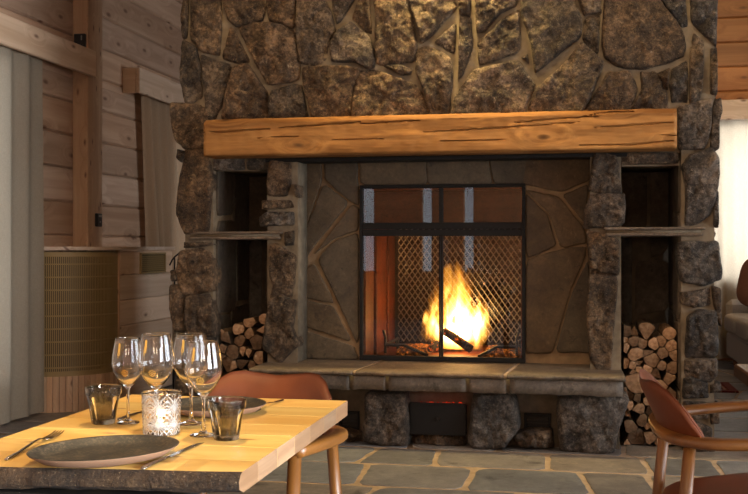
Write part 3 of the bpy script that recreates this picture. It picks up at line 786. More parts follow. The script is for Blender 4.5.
# niche shelves: two slate plates with a mortar seam
for (xa,ya_,xb,yb_) in ((186,231.5,281,239.5),(604,227,705,236)):
    p0=onY(xa,ya_,YC-.02); p1=onY(xb,yb_,YC-.02); z1=(p0.z); z0=p1.z
    a,b=(p0.x+.0,p1.x); mb=MB(); h=(z0-z1)
    lo_,hi_=min(z0,z1),max(z0,z1); t=(hi_-lo_)
    for (q0,q1,dx) in ((lo_,lo_+t*.36,.01),(hi_-t*.34,hi_,0)):
        n=40; add=[(a+dx+(b-a-2*dx)*k/n) for k in range(n+1)]
        rings=[]
        for x in add:
            e=.006*fbm((x*14,q0*50,1.2),4)
            rings.append([(x,YN-.01,q0),(x,YC-.02+e,q0+.001),(x,YC-.025+e*1.5,(q0+q1)/2),(x,YC-.02+e,q1-.001),(x,YN-.01,q1)])
        mb.tint=(rs.uniform(.85,1.1),.6,rs.random()); mb.loft(rings,True,True,True,0)
    mb.tint=(1,.5,.1); mb.box(a+.02,b-.02,YC+.0,YN-.01,lo_+t*.36-.001,hi_-t*.34+.001,1)
    mb.build('niche_shelf',[M['slab'],M['mortar']],fire,True)
# ---- back panel around the firebox
YD=6.40
FX0=onY(360,270,YD).x; FX1=onY(525.5,270,YD).x; FZ1=onY(440,184.5,YD).z; FZ0=.448
box_part('firebox_housing',[(-1.86,FX0+.012,YD+.012,YK,.0,1.9),(FX1-.012,.272,YD+.012,YK,0,1.9),(FX0+.012,FX1-.012,YD+.012,YK,FZ1-.012,1.9),(FX0+.012,FX1-.012,YD+.012,YK,.0,FZ0-.02)],[M['mortar_panel']])
L_=lambda P:[(290+x/2.25,150+y/2.25) for x,y in P]
Rp=lambda P:[(520+x/2.355,150+y/2.355) for x,y in P]
pan=[L_(P) for P in (
[(20,12),(68,12),(71,70),(25,200),(18,100)],[(75,12),(150,12),(152,75),(153,122),(135,114),(80,68)],
[(75,78),(131,120),(46,224),(28,262),(28,200)],[(138,125),(153,133),(153,180),(100,198),(56,232)],
[(153,190),(153,438),(106,335),(64,248),(100,208)],[(28,277),(54,257),(93,330),(96,344),(30,332)],
[(30,340),(97,353),(136,430),(30,395)],[(27,406),(143,443),(151,472),(22,472)])]+[
[(361,156),(425.2,156),(425.2,184),(361,184.5)],[(427.8,156),(485.5,156),(491.3,184),(427.8,184)],[(488.5,156),(529,156),(527,183),(494,183.5)]]+[Rp(P) for P in (
[(22,3),(178,3),(163,70),(95,97),(8,79)],[(100,107),(160,81),(153,172)],
[(91,111),(149,182),(158,219),(95,227),(70,150),(30,112),(16,96)],[(15,104),(30,121),(62,150),(86,225),(15,254)],
[(15,263),(92,239),(153,230),(148,264),(116,335),(77,474),(15,474)],[(160,262),(175,474),(85,474),(122,342)])]
mb=MB()
for P in pan:
    q=PY(P,YD); q=[(u,max(v,.45)) for u,v in q]
    add_stone(mb,q,face_at(YD+.012),.016,.006,N=64,rough=.18,jitter=.004,rnd=1,r=rs,slope=.06,lo=.8,hi=1.12,edge=.3,grow=1.045,facets=2)
mb.build('slate_panel',[M['slate'],M['mortar_panel']],fire,True)
# ---- mantel beam
bx0,bx1,bz0,bz1,by0,by1=-2.182,.556,1.700,1.921,5.92,YC
cr=[]   # splits in the timber: (x,z) polylines on the front face
def crack(pts,w): cr.append(([ (lambda p:(p.x,p.z))(onY(x,y,by0)) for x,y in pts],w))
crack([(202,132.5),(237,131),(269,128.5)],.006); crack([(279,127.8),(310,125.5),(360,122)],.006); crack([(360,123.7),(420,120.2)],.005)
crack([(423,132),(497,128),(552,124),(580,122)],.005); crack([(512,123),(550,119),(600,116)],.004); crack([(594,127.5),(641,124.5),(676,122)],.005)
crack([(580,145),(630,144.6),(661,141.5),(677,140.3)],.005); crack([(580,117),(600,112.5),(634,111)],.004); crack([(660,135),(677,136)],.005); crack([(250,138),(300,136)],.0025); crack([(330,140),(395,138)],.0025); crack([(440,141),(520,139)],.0025)
nx,nz=340,46; mb=MB(); rings=[]
def crackdepth(x,z):
    d=0
    for pts,w in cr:
        if x<pts[0][0]-.01 or x>pts[-1][0]+.01: continue
        for (xa,za),(xb,zb) in zip(pts,pts[1:]):
            if xa<=x<=xb:
                f=(x-pts[0][0])/(pts[-1][0]-pts[0][0]); zz=za+(zb-za)*(x-xa)/(xb-xa)+.002*noise.noise(Vector((x*25,za*9,0)))
                ww=w*(.25+1.1*math.sin(PI*min(max(f,.02),.98))**.6)*(.75+.5*noise.noise(Vector((x*16,7,za))))
                q=abs(z-zz)/max(ww,.0008)
                if q<1: d=max(d,.020*(1-q*q))
    return d
for i in range(nx+1):
    x=bx0+(bx1-bx0)*i/nx; ring=[]
    e=min(i,nx-i); cut=.012*max(0,1-e/2)
    hew=.004*noise.noise(Vector((x*9,0,2)))
    for j in range(nz+1):
        f=j/nz; z=bz0+(bz1-bz0)*f
        o=.006*fbm((x*5,z*14,3),3)+.003*noise.noise(Vector((x*16,z*22,8)))+.0016*noise.noise(Vector((x*9,z*190,4)))+.0022*math.sin(x*62+6*noise.noise(Vector((x*3,z*5,1)))+z*9)*max(0,.3+noise.noise(Vector((x*2.3,z*6,6))))
        cz=max(0,f-.87)/.13; cb=max(0,.05-f)/.05
        y=by0+cut-o+.036*cz**1.25*(1+.5*noise.noise(Vector((x*4,0,0))))+.008*cb*cb+crackdepth(x,z)
        ring.append((x,y,z+hew*(f-.3)))
    ring+= [(x,by0+.10,bz1+hew*.7-.001),(x,by1+.0,bz1-.002),(x,by1+.0,bz0),(x,by0+.1,bz0-.001)]
    rings.append(ring)
mb.tint=(1,.7,.4); mb.loft(rings,True,True,True)
o=mb.build('mantel_beam',M['beam'],fire,'auto',angle=50); o['label']='warm brown hewn timber mantel beam with long splits'
box_part('mantel_shade_strip',[(-1.9,.3,6.15,6.32,1.676,1.699)],[M['iron_matte']],0,.003)  # black strip standing in for the shade under the beam
# ---- hearth
HX0=-1.875; HX1=.285
mb=MB()
js=[HX0]+[onY(x,385,5.85).x for x in (300,351,387,467.5,508)]+[HX1-.012]
for a,b in zip(js,js[1:]):
    mb.tint=(rs.uniform(.8,1.05),rs.random(),rs.random())
    n=14; rings=[]
    for k in range(n+1):
        x=a+.011+(b-a-.022)*k/n; e=.006*fbm((x*9,2.2,1),4)
        rings.append([(x,YP,.335),(x,5.845+e,.336+e),(x,5.84+e*1.4,.375),(x,5.845-e,.412),(x,5.86,.419),(x,YP,.419)])
    mb.loft(rings,True,True,True,0)
mb.tint=(1,.5,.3); mb.box(HX0+.01,HX1-.02,5.856,YP,.34,.418,1)
# top plates with slanting joints
tj=[(HX0,HX0)]+[(onZ(xa,ya_,.446).x,onZ(xb,yb_,.446).x) for xa,ya_,xb,yb_ in ((349,373.5,377,364),(504,376,518,366))]+[(HX1,HX1-.01)]
for (a0,a1),(b0,b1) in zip(tj,tj[1:]):
    n=40; nyy=8; rings=[]; mb.tint=(rs.uniform(.9,1.1),rs.random(),rs.random())
    for k in range(n+1):
        f=k/n; ring=[]
        xf=a0+.010+(b0-a0-.02)*f; xb=a1+.010+(b1-a1-.02)*f
        e=.010*fbm((xf*9,.3,5),4)
        ring=[(xb,YP,.419),(xf,5.83+e,.420),(xf,5.822+e*1.3,.428),(xf,5.819+e,.434),(xf,5.826+e*.6,.444)]
        for q in range(nyy+1):
            g=(q+.3)/(nyy+.3); x=xf+(xb-xf)*g; y=5.83+(YP-5.83)*g
            ring.append((x,y,.446+.0025*fbm((x*7,y*7,0),4)))
        rings.append(ring)
    mb.loft(rings,True,True,True,0)
mb.tint=(1,.5,.3); mb.box(HX0+.01,HX1-.015,5.845,YP,.4195,.4435,2)
mb.build('hearth_slab',[M['slab'],M['mortar_dark'],M['grout']],fire,True)
box_part('hearth_base',[(HX0,HX1-.03,6.10,YP,0,.336)],[M['mortar_dark']])
basest=[([(252,395),(322,393),(326,446),(256,447)],.12),([(366,394.5),(405,393.5),(405,402),(408.5,430),(405.5,446.5),(380,446.5),(362,441),(365.5,415),(364,400)],.13),
 ([(473,395),(511,394),(516,408),(519,428),(502,449.5),(472,448.5),(468.5,440),(471,420)],.13),
 ([(558.5,396),(626,397.5),(627.5,402),(618,430),(613,453),(590,453),(562,451),(559,430)],.13)]
for P,hh in basest:
    mb=MB(); q=PY(P,YH+.05); q=[(u,max(min(v,.334),.0)) for u,v in q]
    add_stone(mb,q,face_at(YH+.11),hh*.75,.15,N=64,r=rs,edge=1.8,rough=.3,m=0,facets=3,slope=.35); mb.build('base_boulder',[M['stone_grey']],fire,True)
for P in ([(330,434),(345,431),(362,436),(363,446),(332,446)],[(414,437),(430,435),(455,436),(463,443),(462,448.5),(412,447)],[(511,436),(525,432),(551,431),(552,450),(520,450)]):
    mb=MB(); q=PY(P,YH+.06); q=[(u,max(v,.0)) for u,v in q]
    add_stone(mb,q,face_at(YH+.16),.09,.1,N=44,r=rs,edge=1.4); mb.build('base_cobble',ST,fire,True)
# ash drawer
p0=onY(410,402,5.98); p1=onY(466,436,5.98)
dr=empty('ash_drawer',(0,0,0)); dr.parent=fire; dr.location=Vector((p0.x,5.98,p1.z))-fire.location
mb=MB(); mb.cbox(p0.x,p1.x,5.975,5.99,p1.z,p0.z,.002); mb.build('drawer_front',M['iron_matte'],dr)
mb=MB(); cxx=(p0.x+p1.x)/2; czz=(p0.z+p1.z)/2; mb.lathe([(0,0),(.009,0),(.011,.006),(.009,.014),(0,.016)],n=20)
mb.v=[(cxx+v[0],5.975-v[2],czz+v[1]) for v in mb.v]; mb.build('knob',M['iron'],dr)
mb=MB(); mb.box(p0.x+.005,p1.x-.005,5.991,6.09,p1.z,p1.z+.01); mb.box(p0.x+.005,p0.x+.012,5.991,6.09,p1.z,p0.z-.02); mb.box(p1.x-.012,p1.x-.005,5.991,6.09,p1.z,p0.z-.02); mb.build('drawer_tray',M['iron_matte'],dr)
e0=onY(419,402.5,6.03); e1=onY(466,399.5,6.03)
mb=MB(); re=random.Random(3)
for k in range(46):
    x=e0.x+(e1.x-e0.x)*re.random(); 
    c=(x,6.03+re.uniform(-.02,.03),e0.z-.012+re.random()*.012); r_=re.uniform(.006,.012)
    mb.lathe([(0,-r_),(r_*.8,-r_*.5),(r_,0),(r_*.7,r_*.6),(0,r_)],c,n=7)
mb.box(p0.x+.02,p1.x-.02,6.0,6.08,e0.z-.05,e0.z-.012)
t=NT('red_embers'); n_=t.noise(t.coord(),90,3); em=t.n('ShaderNodeEmission'); t.link(t.ramp(n_,[(.35,(.02,.0,0,1)),(.7,(1,.06,.015,1))]),em.inputs[0]); em.inputs[1].default_value=.9; t.link(em.outputs[0],t.out.inputs[0]); M['embers_red']=t.mat
o=mb.build('glowing_embers',M['embers_red'],fire); o['kind']='stuff'; o['label']='thin red line of glowing embers above the black drawer'
for (xa,ya_,xb,yb_) in ((339,411,359,430),(524,413,551,431.5)):
    a=onY(xa,ya_,6.08); b=onY(xb,yb_,6.08); w=.014
    g=empty('air_vent',(0,0,0)); g.parent=fire; g.location=Vector((a.x,6.08,b.z))-fire.location
    mb=MB()
    for q in ((a.x,b.x,6.075,6.10,b.z,b.z+w),(a.x,b.x,6.075,6.10,a.z-w,a.z),(a.x,a.x+w,6.075,6.10,b.z+w,a.z-w),(b.x-w,b.x,6.075,6.10,b.z+w,a.z-w)): mb.cbox(*q,.002)
    mb.build('vent_frame',M['iron_matte'],g)
    mb=MB(); mb.box(a.x+w,b.x-w,6.094,6.099,b.z+w,a.z-w)
    for k in range(4): zz=b.z+w+(a.z-b.z-2*w)*(k+.5)/4; mb.cbox(a.x+w,b.x-w,6.088,6.094,zz-.003,zz+.003,.001)
    mb.build('vent_grating',M['iron'],g)
# ---- firebox: lining, glazed doors, spark screen
YFB=7.55
mb=MB(); mb.tint=(1,.6,.4)
mb.box(FX0+.014,FX0+.03,YD+.03,YFB,FZ0-.018,FZ1-.015); mb.box(FX1-.03,FX1-.014,YD+.03,YFB,FZ0-.018,FZ1-.015)
mb.box(FX0+.03,FX1-.03,YD+.03,YFB,FZ0-.018,FZ0-.004); mb.box(FX0+.03,FX1-.03,YD+.03,YFB,FZ1-.032,FZ1-.016)
mb.tint=(.8,.6,.7); mb.cbox(FX0+.03,FX0+.05,YD+.30,YD+.33,FZ0,FZ1-.035,.003); mb.cbox(FX0+.03,FX0+.045,YD+.78,YD+.81,FZ0,FZ1-.035,.003)
mb.build('firebox_lining',M['rust'],fire)
t=NT('mesh_steel'); t.bsdf(lin((150,140,130)),.35,.9); M['mesh']=t.mat
mb=MB(); sx0,sx1,sz0,sz1=FX0+.06,FX1-.03,FZ0+.02,FZ1-.05; YM=YFB-.06; cw,chh=.042,.030
k=0; nd=int((sx1-sx0)/cw)+int((sz1-sz0)/chh)+2
for sg in (1,-1):
    for k in range(-2,nd):
        # line x = sx0+k*cw -/+ (z-sz0)*cw/chh/..., clipped to the rectangle
        sl_=cw/chh*.5
        base=(sx0+k*cw*1.0-( (sz1-sz0)*sl_ if sg>0 else 0))
        def X(z): return base+(z-sz0)*sl_ if sg>0 else base+(sz1-z)*sl_-(sz1-sz0)*sl_
        za,zb=sz0,sz1; xa,xb=X(za),X(zb)
        def clipx(xa,za,xb,zb):
            for lim,lt in ((sx0,True),(sx1,False)):
                ia=(xa<lim) if lt else (xa>lim); ib=(xb<lim) if lt else (xb>lim)
                if ia and ib: return None
                if ia: f=(lim-xa)/(xb-xa); xa,za=lim,za+(zb-za)*f
                elif ib: f=(lim-xa)/(xb-xa); xb,zb=lim,za+(zb-za)*f
            return xa,za,xb,zb
        c=clipx(xa,za,xb,zb)
        if c: mb.tube([(c[0],YM+.002*sg,c[1]),(c[2],YM+.002*sg,c[3])],.0042,n=5)
mb.build('spark_screen',M['mesh'],fire)
M['rearglass']=pane_mat('dimming_rear_glass',(.30,.25,.21,1))  # dark tint put in to dim the far room behind the screen
mb=MB(); mb.box(FX0+.014,FX1-.014,YFB,YFB+.004,FZ0-.018,FZ1-.016); mb.build('rear_glass',M['rearglass'],fire)
for (xa,xb) in ((FX1-.37,FX1-.345),(FX0+.035,FX0+.06)):
    mb=MB(); mb.cbox(xa,xb,YM+.008,YM+.03,FZ0,FZ1-.035,.003); mb.build('screen_post',M['iron_matte'],fire)
zh=onY(443,226,YD).z
mb=MB(); mb.tint=(.38,.5,.2); mb.loft([[(xx,YD+.05,zh),(xx,YD+.055,zh),(xx,YD+.35,FZ1-.036),(xx,YD+.05,FZ1-.036)] for xx in (FX0+.031,FX1-.031)]); mb.build('smoke_hood',M['rust'],fire)
door=empty('firebox_door',(0,0,0)); door.parent=fire; door.location=Vector(((FX0+FX1)/2,YD,FZ0))-fire.location
ft=.021; zr0=onY(443,236,YD).z; zr1=onY(443,222.5,YD).z; xm0=onY(439.3,300,YD).x; xm1=onY(443.3,300,YD).x
mb=MB()
def fb(a,b,c,d,y0=YD-.022,y1=YD+.012): mb.cbox(a,b,y0,y1,c,d,.003)
fb(FX0,FX1,FZ1-ft,FZ1); fb(FX0,FX1,FZ0,FZ0+.03); fb(FX0,FX0+ft,FZ0+.03,FZ1-ft); fb(FX1-ft,FX1,FZ0+.03,FZ1-ft)
zm=(zr0+zr1)/2
mb.cbox(FX0+ft,FX1-ft,YD-.022,YD+.012,zm+.0008,zr1,.0012); mb.cbox(FX0+ft,FX1-ft,YD-.024,YD+.012,zr0,zm-.0008,.0012); fb(xm0,xm1,zr1,FZ1-ft); fb(xm0,(xm0+xm1)/2-.0015,FZ0+.03,zr0); fb((xm0+xm1)/2+.0015,xm1,FZ0+.03,zr0)
mb.build('door_frame',M['iron_matte'],door)
for (a,b,c,d) in ((FX0+ft,xm0,zr1,FZ1-ft),(xm1,FX1-ft,zr1,FZ1-ft),(FX0+ft,xm0,FZ0+.03,zr0),(xm1,FX1-ft,FZ0+.03,zr0)):
    mb=MB(); mb.box(a,b,YD-.006,YD-.002,c,d); mb.build('glass_pane',M['fireglass'],door)
for xx in (xm0-.028,xm1+.028):
    mb=MB(); mb.lathe([(0,0),(.007,0),(.008,.008),(0,.01)],n=14); mb.v=[(xx+v[0],YD-.022-v[2],FZ0+.016+v[1]) for v in mb.v]; mb.build('door_knob',M['iron'],door)
# ================================================================== the fire
YFI=6.92; ZF=FZ0-.004
def char_mat():
    t=NT('charred_log'); v=t.coord(); n=t.noise(v,22,6,.7); n2=t.noise(v,60,4)
    col=t.ramp(n,[(.4,lin((22,18,15))),(.6,lin((64,46,32))),(.72,lin((130,110,90)))])
    b=t.bsdf(col,.9,0,t.bump(n2,.6,.01),.2)
    em=t.ramp(n,[(.36,(1,.16,.02,1)),(.44,(0,0,0,1))]); t.link(em,b.inputs['Emission Color']); b.inputs['Emission Strength'].default_value=1.2; return t.mat
M['char']=char_mat()
def fire_log(a,b,r,label,seed):
    a=Vector(a); b=Vector(b); mb=MB(); n=9; pts=[a+(b-a)*k/n for k in range(n+1)]
    mb.tint=(1,.5,seed*.13)
    d=(b-a).normalized(); u=d.cross(Vector((0,.3,1))).normalized(); w=u.cross(d)
    rings=[]
    for p in pts:
        rings.append([p+(u*math.cos(2*PI*k/18)+w*math.sin(2*PI*k/18))*r*(1+.22*noise.noise(Vector((math.cos(2*PI*k/18)*1.5+seed,math.sin(2*PI*k/18)*1.5,(p-a).length*6)))) for k in range(18)])
    mb.loft(rings); mid=(a+b)/2
    return tag(mb.build('burning_log',M['char'],None,'auto',loc=(mid.x,mid.y,min(a.z,b.z)),angle=40),label,'log','logs burning in the firebox')
q=lambda x,y,Y:onY(x,y,Y)
fire_log(q(434,345,6.95),q(472,345,7.16),.036,'charred log lying deepest under the flames, dark end showing at left',1)
fire_log(q(444,331,6.83),q(471,349,6.74),.026,'charred log sloping down to the right in front of the brightest flames',2)
fire_log(q(430,349,6.68),q(437,344,6.80),.022,'short charred log at the left foot of the flames',3)
fire_log(q(453,319,6.94),q(472,326,6.93),.026,'small dark log end glowing high inside the flames',4)
fire_log(q(469,345,6.90),q(483,333,7.02),.024,'charred log rising to the right beside the flames',5)
# iron fire dogs and ember trays
def andiron(label,xa,xb,sg):
    root=empty('andiron',(0,0,0),label,'andiron')
    a=q(xa,340,6.72); b=q(xb,340,6.72)
    root.location=((a.x+b.x)/2,6.85,ZF)
    out,inn=(a.x,b.x) if sg<0 else (b.x,a.x)
    mb=MB()
    mb.tube([(out,6.66,ZF+.02),(out,6.66,ZF+.12),(out+sg*.012,6.655,ZF+.17)],.009,8); mb.build('upright',M['iron'],root)
    mb=MB(); mb.tube([(out,6.66,ZF+.075),(out-sg*.12,6.66,ZF+.075),(inn,6.66,ZF+.012)],.011,8); mb.tube([(out,6.66,ZF+.075),(out,7.15,ZF+.075)],.010,8); mb.build('bar',M['iron'],root)
    mb=MB(); mb.tube([(out,7.15,ZF+.002),(out,7.15,ZF+.085)],.010,8); mb.build('rear_leg',M['iron'],root)
    mb=MB(); mb.tube([(inn,6.66,ZF+.001),(inn,6.66,ZF+.02)],.010,8); mb.build('front_foot',M['iron'],root)
andiron('black iron fire dog with upright hook left of the flames',387,428,-1)
andiron('black iron fire dog with upright hook right of the flames',480,517,1)
t=NT('glowing_ash'); v=t.coord(); n=t.noise(v,55,6,.7)
b=t.bsdf(t.ramp(n,[(.4,lin((50,30,16))),(.6,lin((150,96,44)))]),.95,0,t.bump(n,.8,.012),.1); t.link(t.ramp(n,[(.55,(0,0,0,1)),(.68,(1,.28,.03,1))]),b.inputs['Emission Color']); b.inputs['Emission Strength'].default_value=.8; M['ash']=t.mat
for nm,xa,xb in (('left',397,428),('right',483,519)):
    a=q(xa,347,6.75).x; b_=q(xb,347,6.75).x
    mb=MB(); mb.tint=(1,.5,.3); 
    o=MB(); o.tint=(1,.6,.3 if nm=='left' else .7); n=14; rings=[]
    for i in range(n+1):
        x=a+(b_-a)*i/n; ring=[]
        for j in range(11):
            y=6.72+.30*j/10; e=min(i,n-i,j,10-j); ring.append((x,y,ZF+.002+(.05 if e>0 else .02)+.02*(1 if e>1 else 0)*fbm((x*20,y*20,1),3)))
        ring+= [(x,7.02,ZF+.001),(x,6.72,ZF+.001)]
        rings.append(ring)
    o.loft(rings); tag(o.build('firebrick',M['ash'],None,True,loc=((a+b_)/2,6.87,ZF)),'ember lit firebrick block on the firebox floor to the %s of the flames'%nm,'firebrick')
# flames: one glowing gas volume
def flame_mat(h,w):
    t=NT('flame_gas'); tc=t.n('ShaderNodeTexCoord'); sp=t.n('ShaderNodeSeparateXYZ'); t.link(tc.outputs['Object'],sp.inputs[0])
    zf=t.math('DIVIDE',sp.outputs[2],h)
    mp=t.n('ShaderNodeMapping'); mp.inputs['Scale'].default_value=(11,11,3.2); t.link(tc.outputs['Object'],mp.inputs[0])
    d1=t.noise(mp.outputs[0],1.0,4,.55,.9)
    mp2=t.n('ShaderNodeMapping'); mp2.inputs['Scale'].default_value=(26,26,7); t.link(tc.outputs['Object'],mp2.inputs[0])
    d2=t.noise(mp2.outputs[0],1.0,3,.5,.5)
    wz=t.math('MULTIPLY',t.ramp(zf,[(0,(.72,)*3),(.16,(.95,)*3),(.36,(.92,)*3),(.62,(.66,)*3),(.85,(.40,)*3),(1,(.0,)*3)]),w)
    lean=t.math('MULTIPLY',t.math('SUBTRACT',d1,.5),t.math('MULTIPLY',zf,.16))
    x=t.math('ADD',sp.outputs[0],lean); r=t.math('SQRT',t.math('ADD',t.math('POWER',x,2.0),t.math('POWER',t.math('MULTIPLY',sp.outputs[1],1.5),2.0)))
    v=t.math('SUBTRACT',1.0,t.math('DIVIDE',r,t.math('ADD',wz,.004)))
    v=t.math('ADD',v,t.math('MULTIPLY',t.math('SUBTRACT',d1,.52),t.math('ADD',1.5,t.math('MULTIPLY',zf,4.2))))
    v=t.math('ADD',v,t.math('MULTIPLY',t.math('SUBTRACT',d2,.5),1.1))
    inside=t.math('GREATER_THAN',wz,.006)
    v=t.math('MULTIPLY',t.math('MAXIMUM',v,0.0),inside)
    core=t.ramp(zf,[(0,(.35,)*3),(.12,(.9,)*3),(.3,(1,)*3),(.6,(.42,)*3),(1,(.15,)*3)])
    v=t.math('MULTIPLY',v,core)
    I=t.math('MINIMUM',t.math('POWER',v,1.5),1.0)
    col=t.ramp(v,[(0,(1,.26,.02,1)),(.22,(1,.42,.05,1)),(.5,(1,.62,.16,1)),(.8,(1,.80,.42,1))])
    em=t.n('ShaderNodeEmission'); t.link(col,em.inputs[0]); t.link(t.math('MULTIPLY',I,230.0),em.inputs[1]); t.link(em.outputs[0],t.out.inputs[1]); return t.mat
c=q(457,349,YFI); FH,FW=.60,.205
mb=MB(); mb.lathe([(0,.0),(FW*1.1,.0),(FW*1.2,FH*.15),(FW*1.1,FH*.4),(FW*.8,FH*.7),(FW*.5,FH),(0,FH)],(c.x,YFI,c.z),n=32)
o=mb.build('flames',flame_mat(FH,FW),None,False,loc=(c.x,YFI,c.z)); tag(o,'tall yellow white flames burning behind the fireplace glass','fire',kind='stuff')
o.data.materials[0].cycles.volume_step_rate=.35 if hasattr(o.data.materials[0],'cycles') and hasattr(o.data.materials[0].cycles,'volume_step_rate') else 1
point('fire_light',(c.x,YFI-.02,c.z+.2),9,(1,.48,.16),.09)
# ================================================================== firewood
def wood_end_mat():
    t=NT('firewood'); v=t.coord(); at=t.attr()
    sp=t.n('ShaderNodeSeparateXYZ'); t.link(v,sp.inputs[0])
    cmb=t.n('ShaderNodeCombineXYZ'); t.link(t.math('SUBTRACT',sp.outputs[0],t.math('MULTIPLY',t.math('SUBTRACT',at[1],.5),.06)),cmb.inputs[0]); t.link(t.math('SUBTRACT',sp.outputs[2],t.math('MULTIPLY',t.math('SUBTRACT',at[2],.5),.06)),cmb.inputs[1])
    ln=t.n('ShaderNodeVectorMath',operation='LENGTH'); t.link(cmb.outputs[0],ln.inputs[0])
    rg=t.math('SINE',t.math('MULTIPLY',t.math('ADD',ln.outputs['Value'],t.math('MULTIPLY',t.noise(v,14,2),.012)),760))
    n=t.noise(v,18,6,.65)
    col=t.ramp(n,[(.36,lin((140,108,80))),(.52,lin((180,142,108))),(.68,lin((206,172,138)))])
    col=t.mix(t.math('MULTIPLY',t.math('MAXIMUM',rg,0),.16),col,lin((120,80,50)))
    g=t.n('ShaderNodeCombineColor'); [t.link(at[0],g.inputs[k]) for k in range(3)]
    col=t.mix(1.0,col,g.outputs[0],'MULTIPLY'); t.bsdf(col,.85,0,t.bump(n,.4,.004),.2); return t.mat
M['firewood']=wood_end_mat()
ORD=['','first','second','third','fourth','fifth','sixth','seventh','eighth','ninth','tenth','eleventh','twelfth']
def woodpile(sites,rect,yfront,where,group,seed):
    rr_=random.Random(seed); cells=power_cells(sites,rect,1.24)
    rows=[]                                     # rows for the labels
    order=sorted([i for i in range(len(sites)) if len(cells[i])>=3 and abs(centroid(cells[i])[1])>.0006],key=lambda i:-sites[i][1])
    for i in order:
        if rows and abs(sites[rows[-1][0]][1]-sites[i][1])<.045: rows[-1].append(i)
        else: rows.append([i])
    place={}
    for rn,row in enumerate(rows):
        row.sort(key=lambda i:sites[i][0])
        for cn,i in enumerate(row): place[i]=(rn+1,cn+1,len(row))
    for i,((x,z,r,k),poly) in enumerate(zip(sites,cells)):
        if i not in place: continue
        c,A=centroid(poly); A=abs(A)
        P=[(c[0]+(a-c[0])*.972,c[1]+(b-c[1])*.972) for a,b in poly]
        P=resample(chaikin(P,1,.2) if k=='r' else P,40)
        dark=sites[i][3] in ('d',)
        yf=yfront+rr_.uniform(0,.05); L=.33
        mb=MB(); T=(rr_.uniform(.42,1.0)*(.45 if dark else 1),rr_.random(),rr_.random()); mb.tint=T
        cap=[(u,yf,v) for u,v in P]; tl=rr_.uniform(-.12,.12)
        rings=[]
        for t_,yy in ((.0,0),(.5,0),(.93,0),(1,.004)):
            rings.append([(c[0]+(u-c[0])*t_,yf+yy+(.0 if t_==1 else -.003*noise.noise(Vector((u*40,v*40,i))))+(u-c[0])*tl*t_,c[1]+(v-c[1])*t_) for u,v in P])
        mb.loft(rings,True,False,False,0)
        rings=[[(c[0]+(u-c[0])*s_,yf+.004+L*f+(u-c[0])*tl,c[1]+(v-c[1])*s_) for u,v in P] for f,s_ in ((0,1),(.5,.995),(1,.985))]
        mb.loft(rings,True,False,True,1)
        o=mb.build('firewood_log',[M['firewood'],M['bark']],None,'auto',loc=(c[0],yf+L/2,c[1]),angle=40)
        rn,cn,nn=place[i]
        big='thick ' if A>.0085 else ('thin ' if A<.0028 else '')
        shape={'r':'round','s':'split','d':'dark split'}[k]
        pos='only one' if nn==1 else '%s from left'%ORD[cn]
        tag(o,'%s%s firewood, %s in %s row from top, %s'%(big,shape,pos,ORD[rn] if rn<len(ORD) else '%dth'%rn,where),'firewood',group)
YW=6.20
def W_(cx,cy,r,ox,oy,sc,k):
    p=onY(ox+cx/sc,oy+cy/sc,YW); rr_=r/sc*p.y/(ray(ox+cx/sc,oy+cy/sc)[1])/FPX/1.0*1.0
    return (p.x,p.z,r/sc*(YW/ray(ox+cx/sc,oy+cy/sc)[1])/FPX,k)
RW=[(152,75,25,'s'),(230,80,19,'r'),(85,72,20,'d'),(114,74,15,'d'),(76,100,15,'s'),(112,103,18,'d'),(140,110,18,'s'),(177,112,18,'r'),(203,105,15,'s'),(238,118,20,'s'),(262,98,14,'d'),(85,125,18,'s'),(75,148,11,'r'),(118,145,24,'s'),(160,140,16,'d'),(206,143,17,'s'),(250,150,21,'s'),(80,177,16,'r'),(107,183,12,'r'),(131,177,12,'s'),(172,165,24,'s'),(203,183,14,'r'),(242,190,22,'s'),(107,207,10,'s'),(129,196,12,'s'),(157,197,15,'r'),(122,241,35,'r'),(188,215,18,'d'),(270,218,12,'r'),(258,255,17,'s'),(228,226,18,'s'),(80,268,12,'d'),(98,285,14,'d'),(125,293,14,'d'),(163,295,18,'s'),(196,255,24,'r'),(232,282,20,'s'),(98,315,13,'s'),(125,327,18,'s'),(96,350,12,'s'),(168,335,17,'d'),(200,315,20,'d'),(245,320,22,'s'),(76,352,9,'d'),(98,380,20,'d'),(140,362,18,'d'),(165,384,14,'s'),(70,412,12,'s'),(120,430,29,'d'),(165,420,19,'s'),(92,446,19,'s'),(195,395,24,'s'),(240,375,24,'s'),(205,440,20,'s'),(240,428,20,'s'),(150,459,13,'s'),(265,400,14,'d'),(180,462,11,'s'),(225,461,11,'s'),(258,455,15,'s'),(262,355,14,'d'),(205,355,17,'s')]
R_=[W_(a,b,c_,600,310,3.29,k) for a,b,c_,k in RW]
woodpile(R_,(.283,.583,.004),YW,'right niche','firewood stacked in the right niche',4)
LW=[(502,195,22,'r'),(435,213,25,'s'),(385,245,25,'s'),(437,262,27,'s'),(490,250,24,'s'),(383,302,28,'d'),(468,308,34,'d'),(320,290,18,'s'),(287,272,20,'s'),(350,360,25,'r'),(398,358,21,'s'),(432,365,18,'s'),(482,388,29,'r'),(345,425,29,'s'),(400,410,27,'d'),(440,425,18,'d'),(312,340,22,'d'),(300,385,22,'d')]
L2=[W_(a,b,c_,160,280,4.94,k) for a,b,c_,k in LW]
base=[(-2.10,.06,.075,'r'),(-1.94,.06,.075,'s'),(-2.10,.20,.07,'s'),(-1.95,.20,.07,'s'),(-2.12,.315,.05,'s'),(-2.03,.33,.05,'s'),(-1.92,.325,.05,'d'),(-2.14,.42,.05,'d'),(-2.10,.50,.045,'d'),(-2.13,.58,.035,'d')]
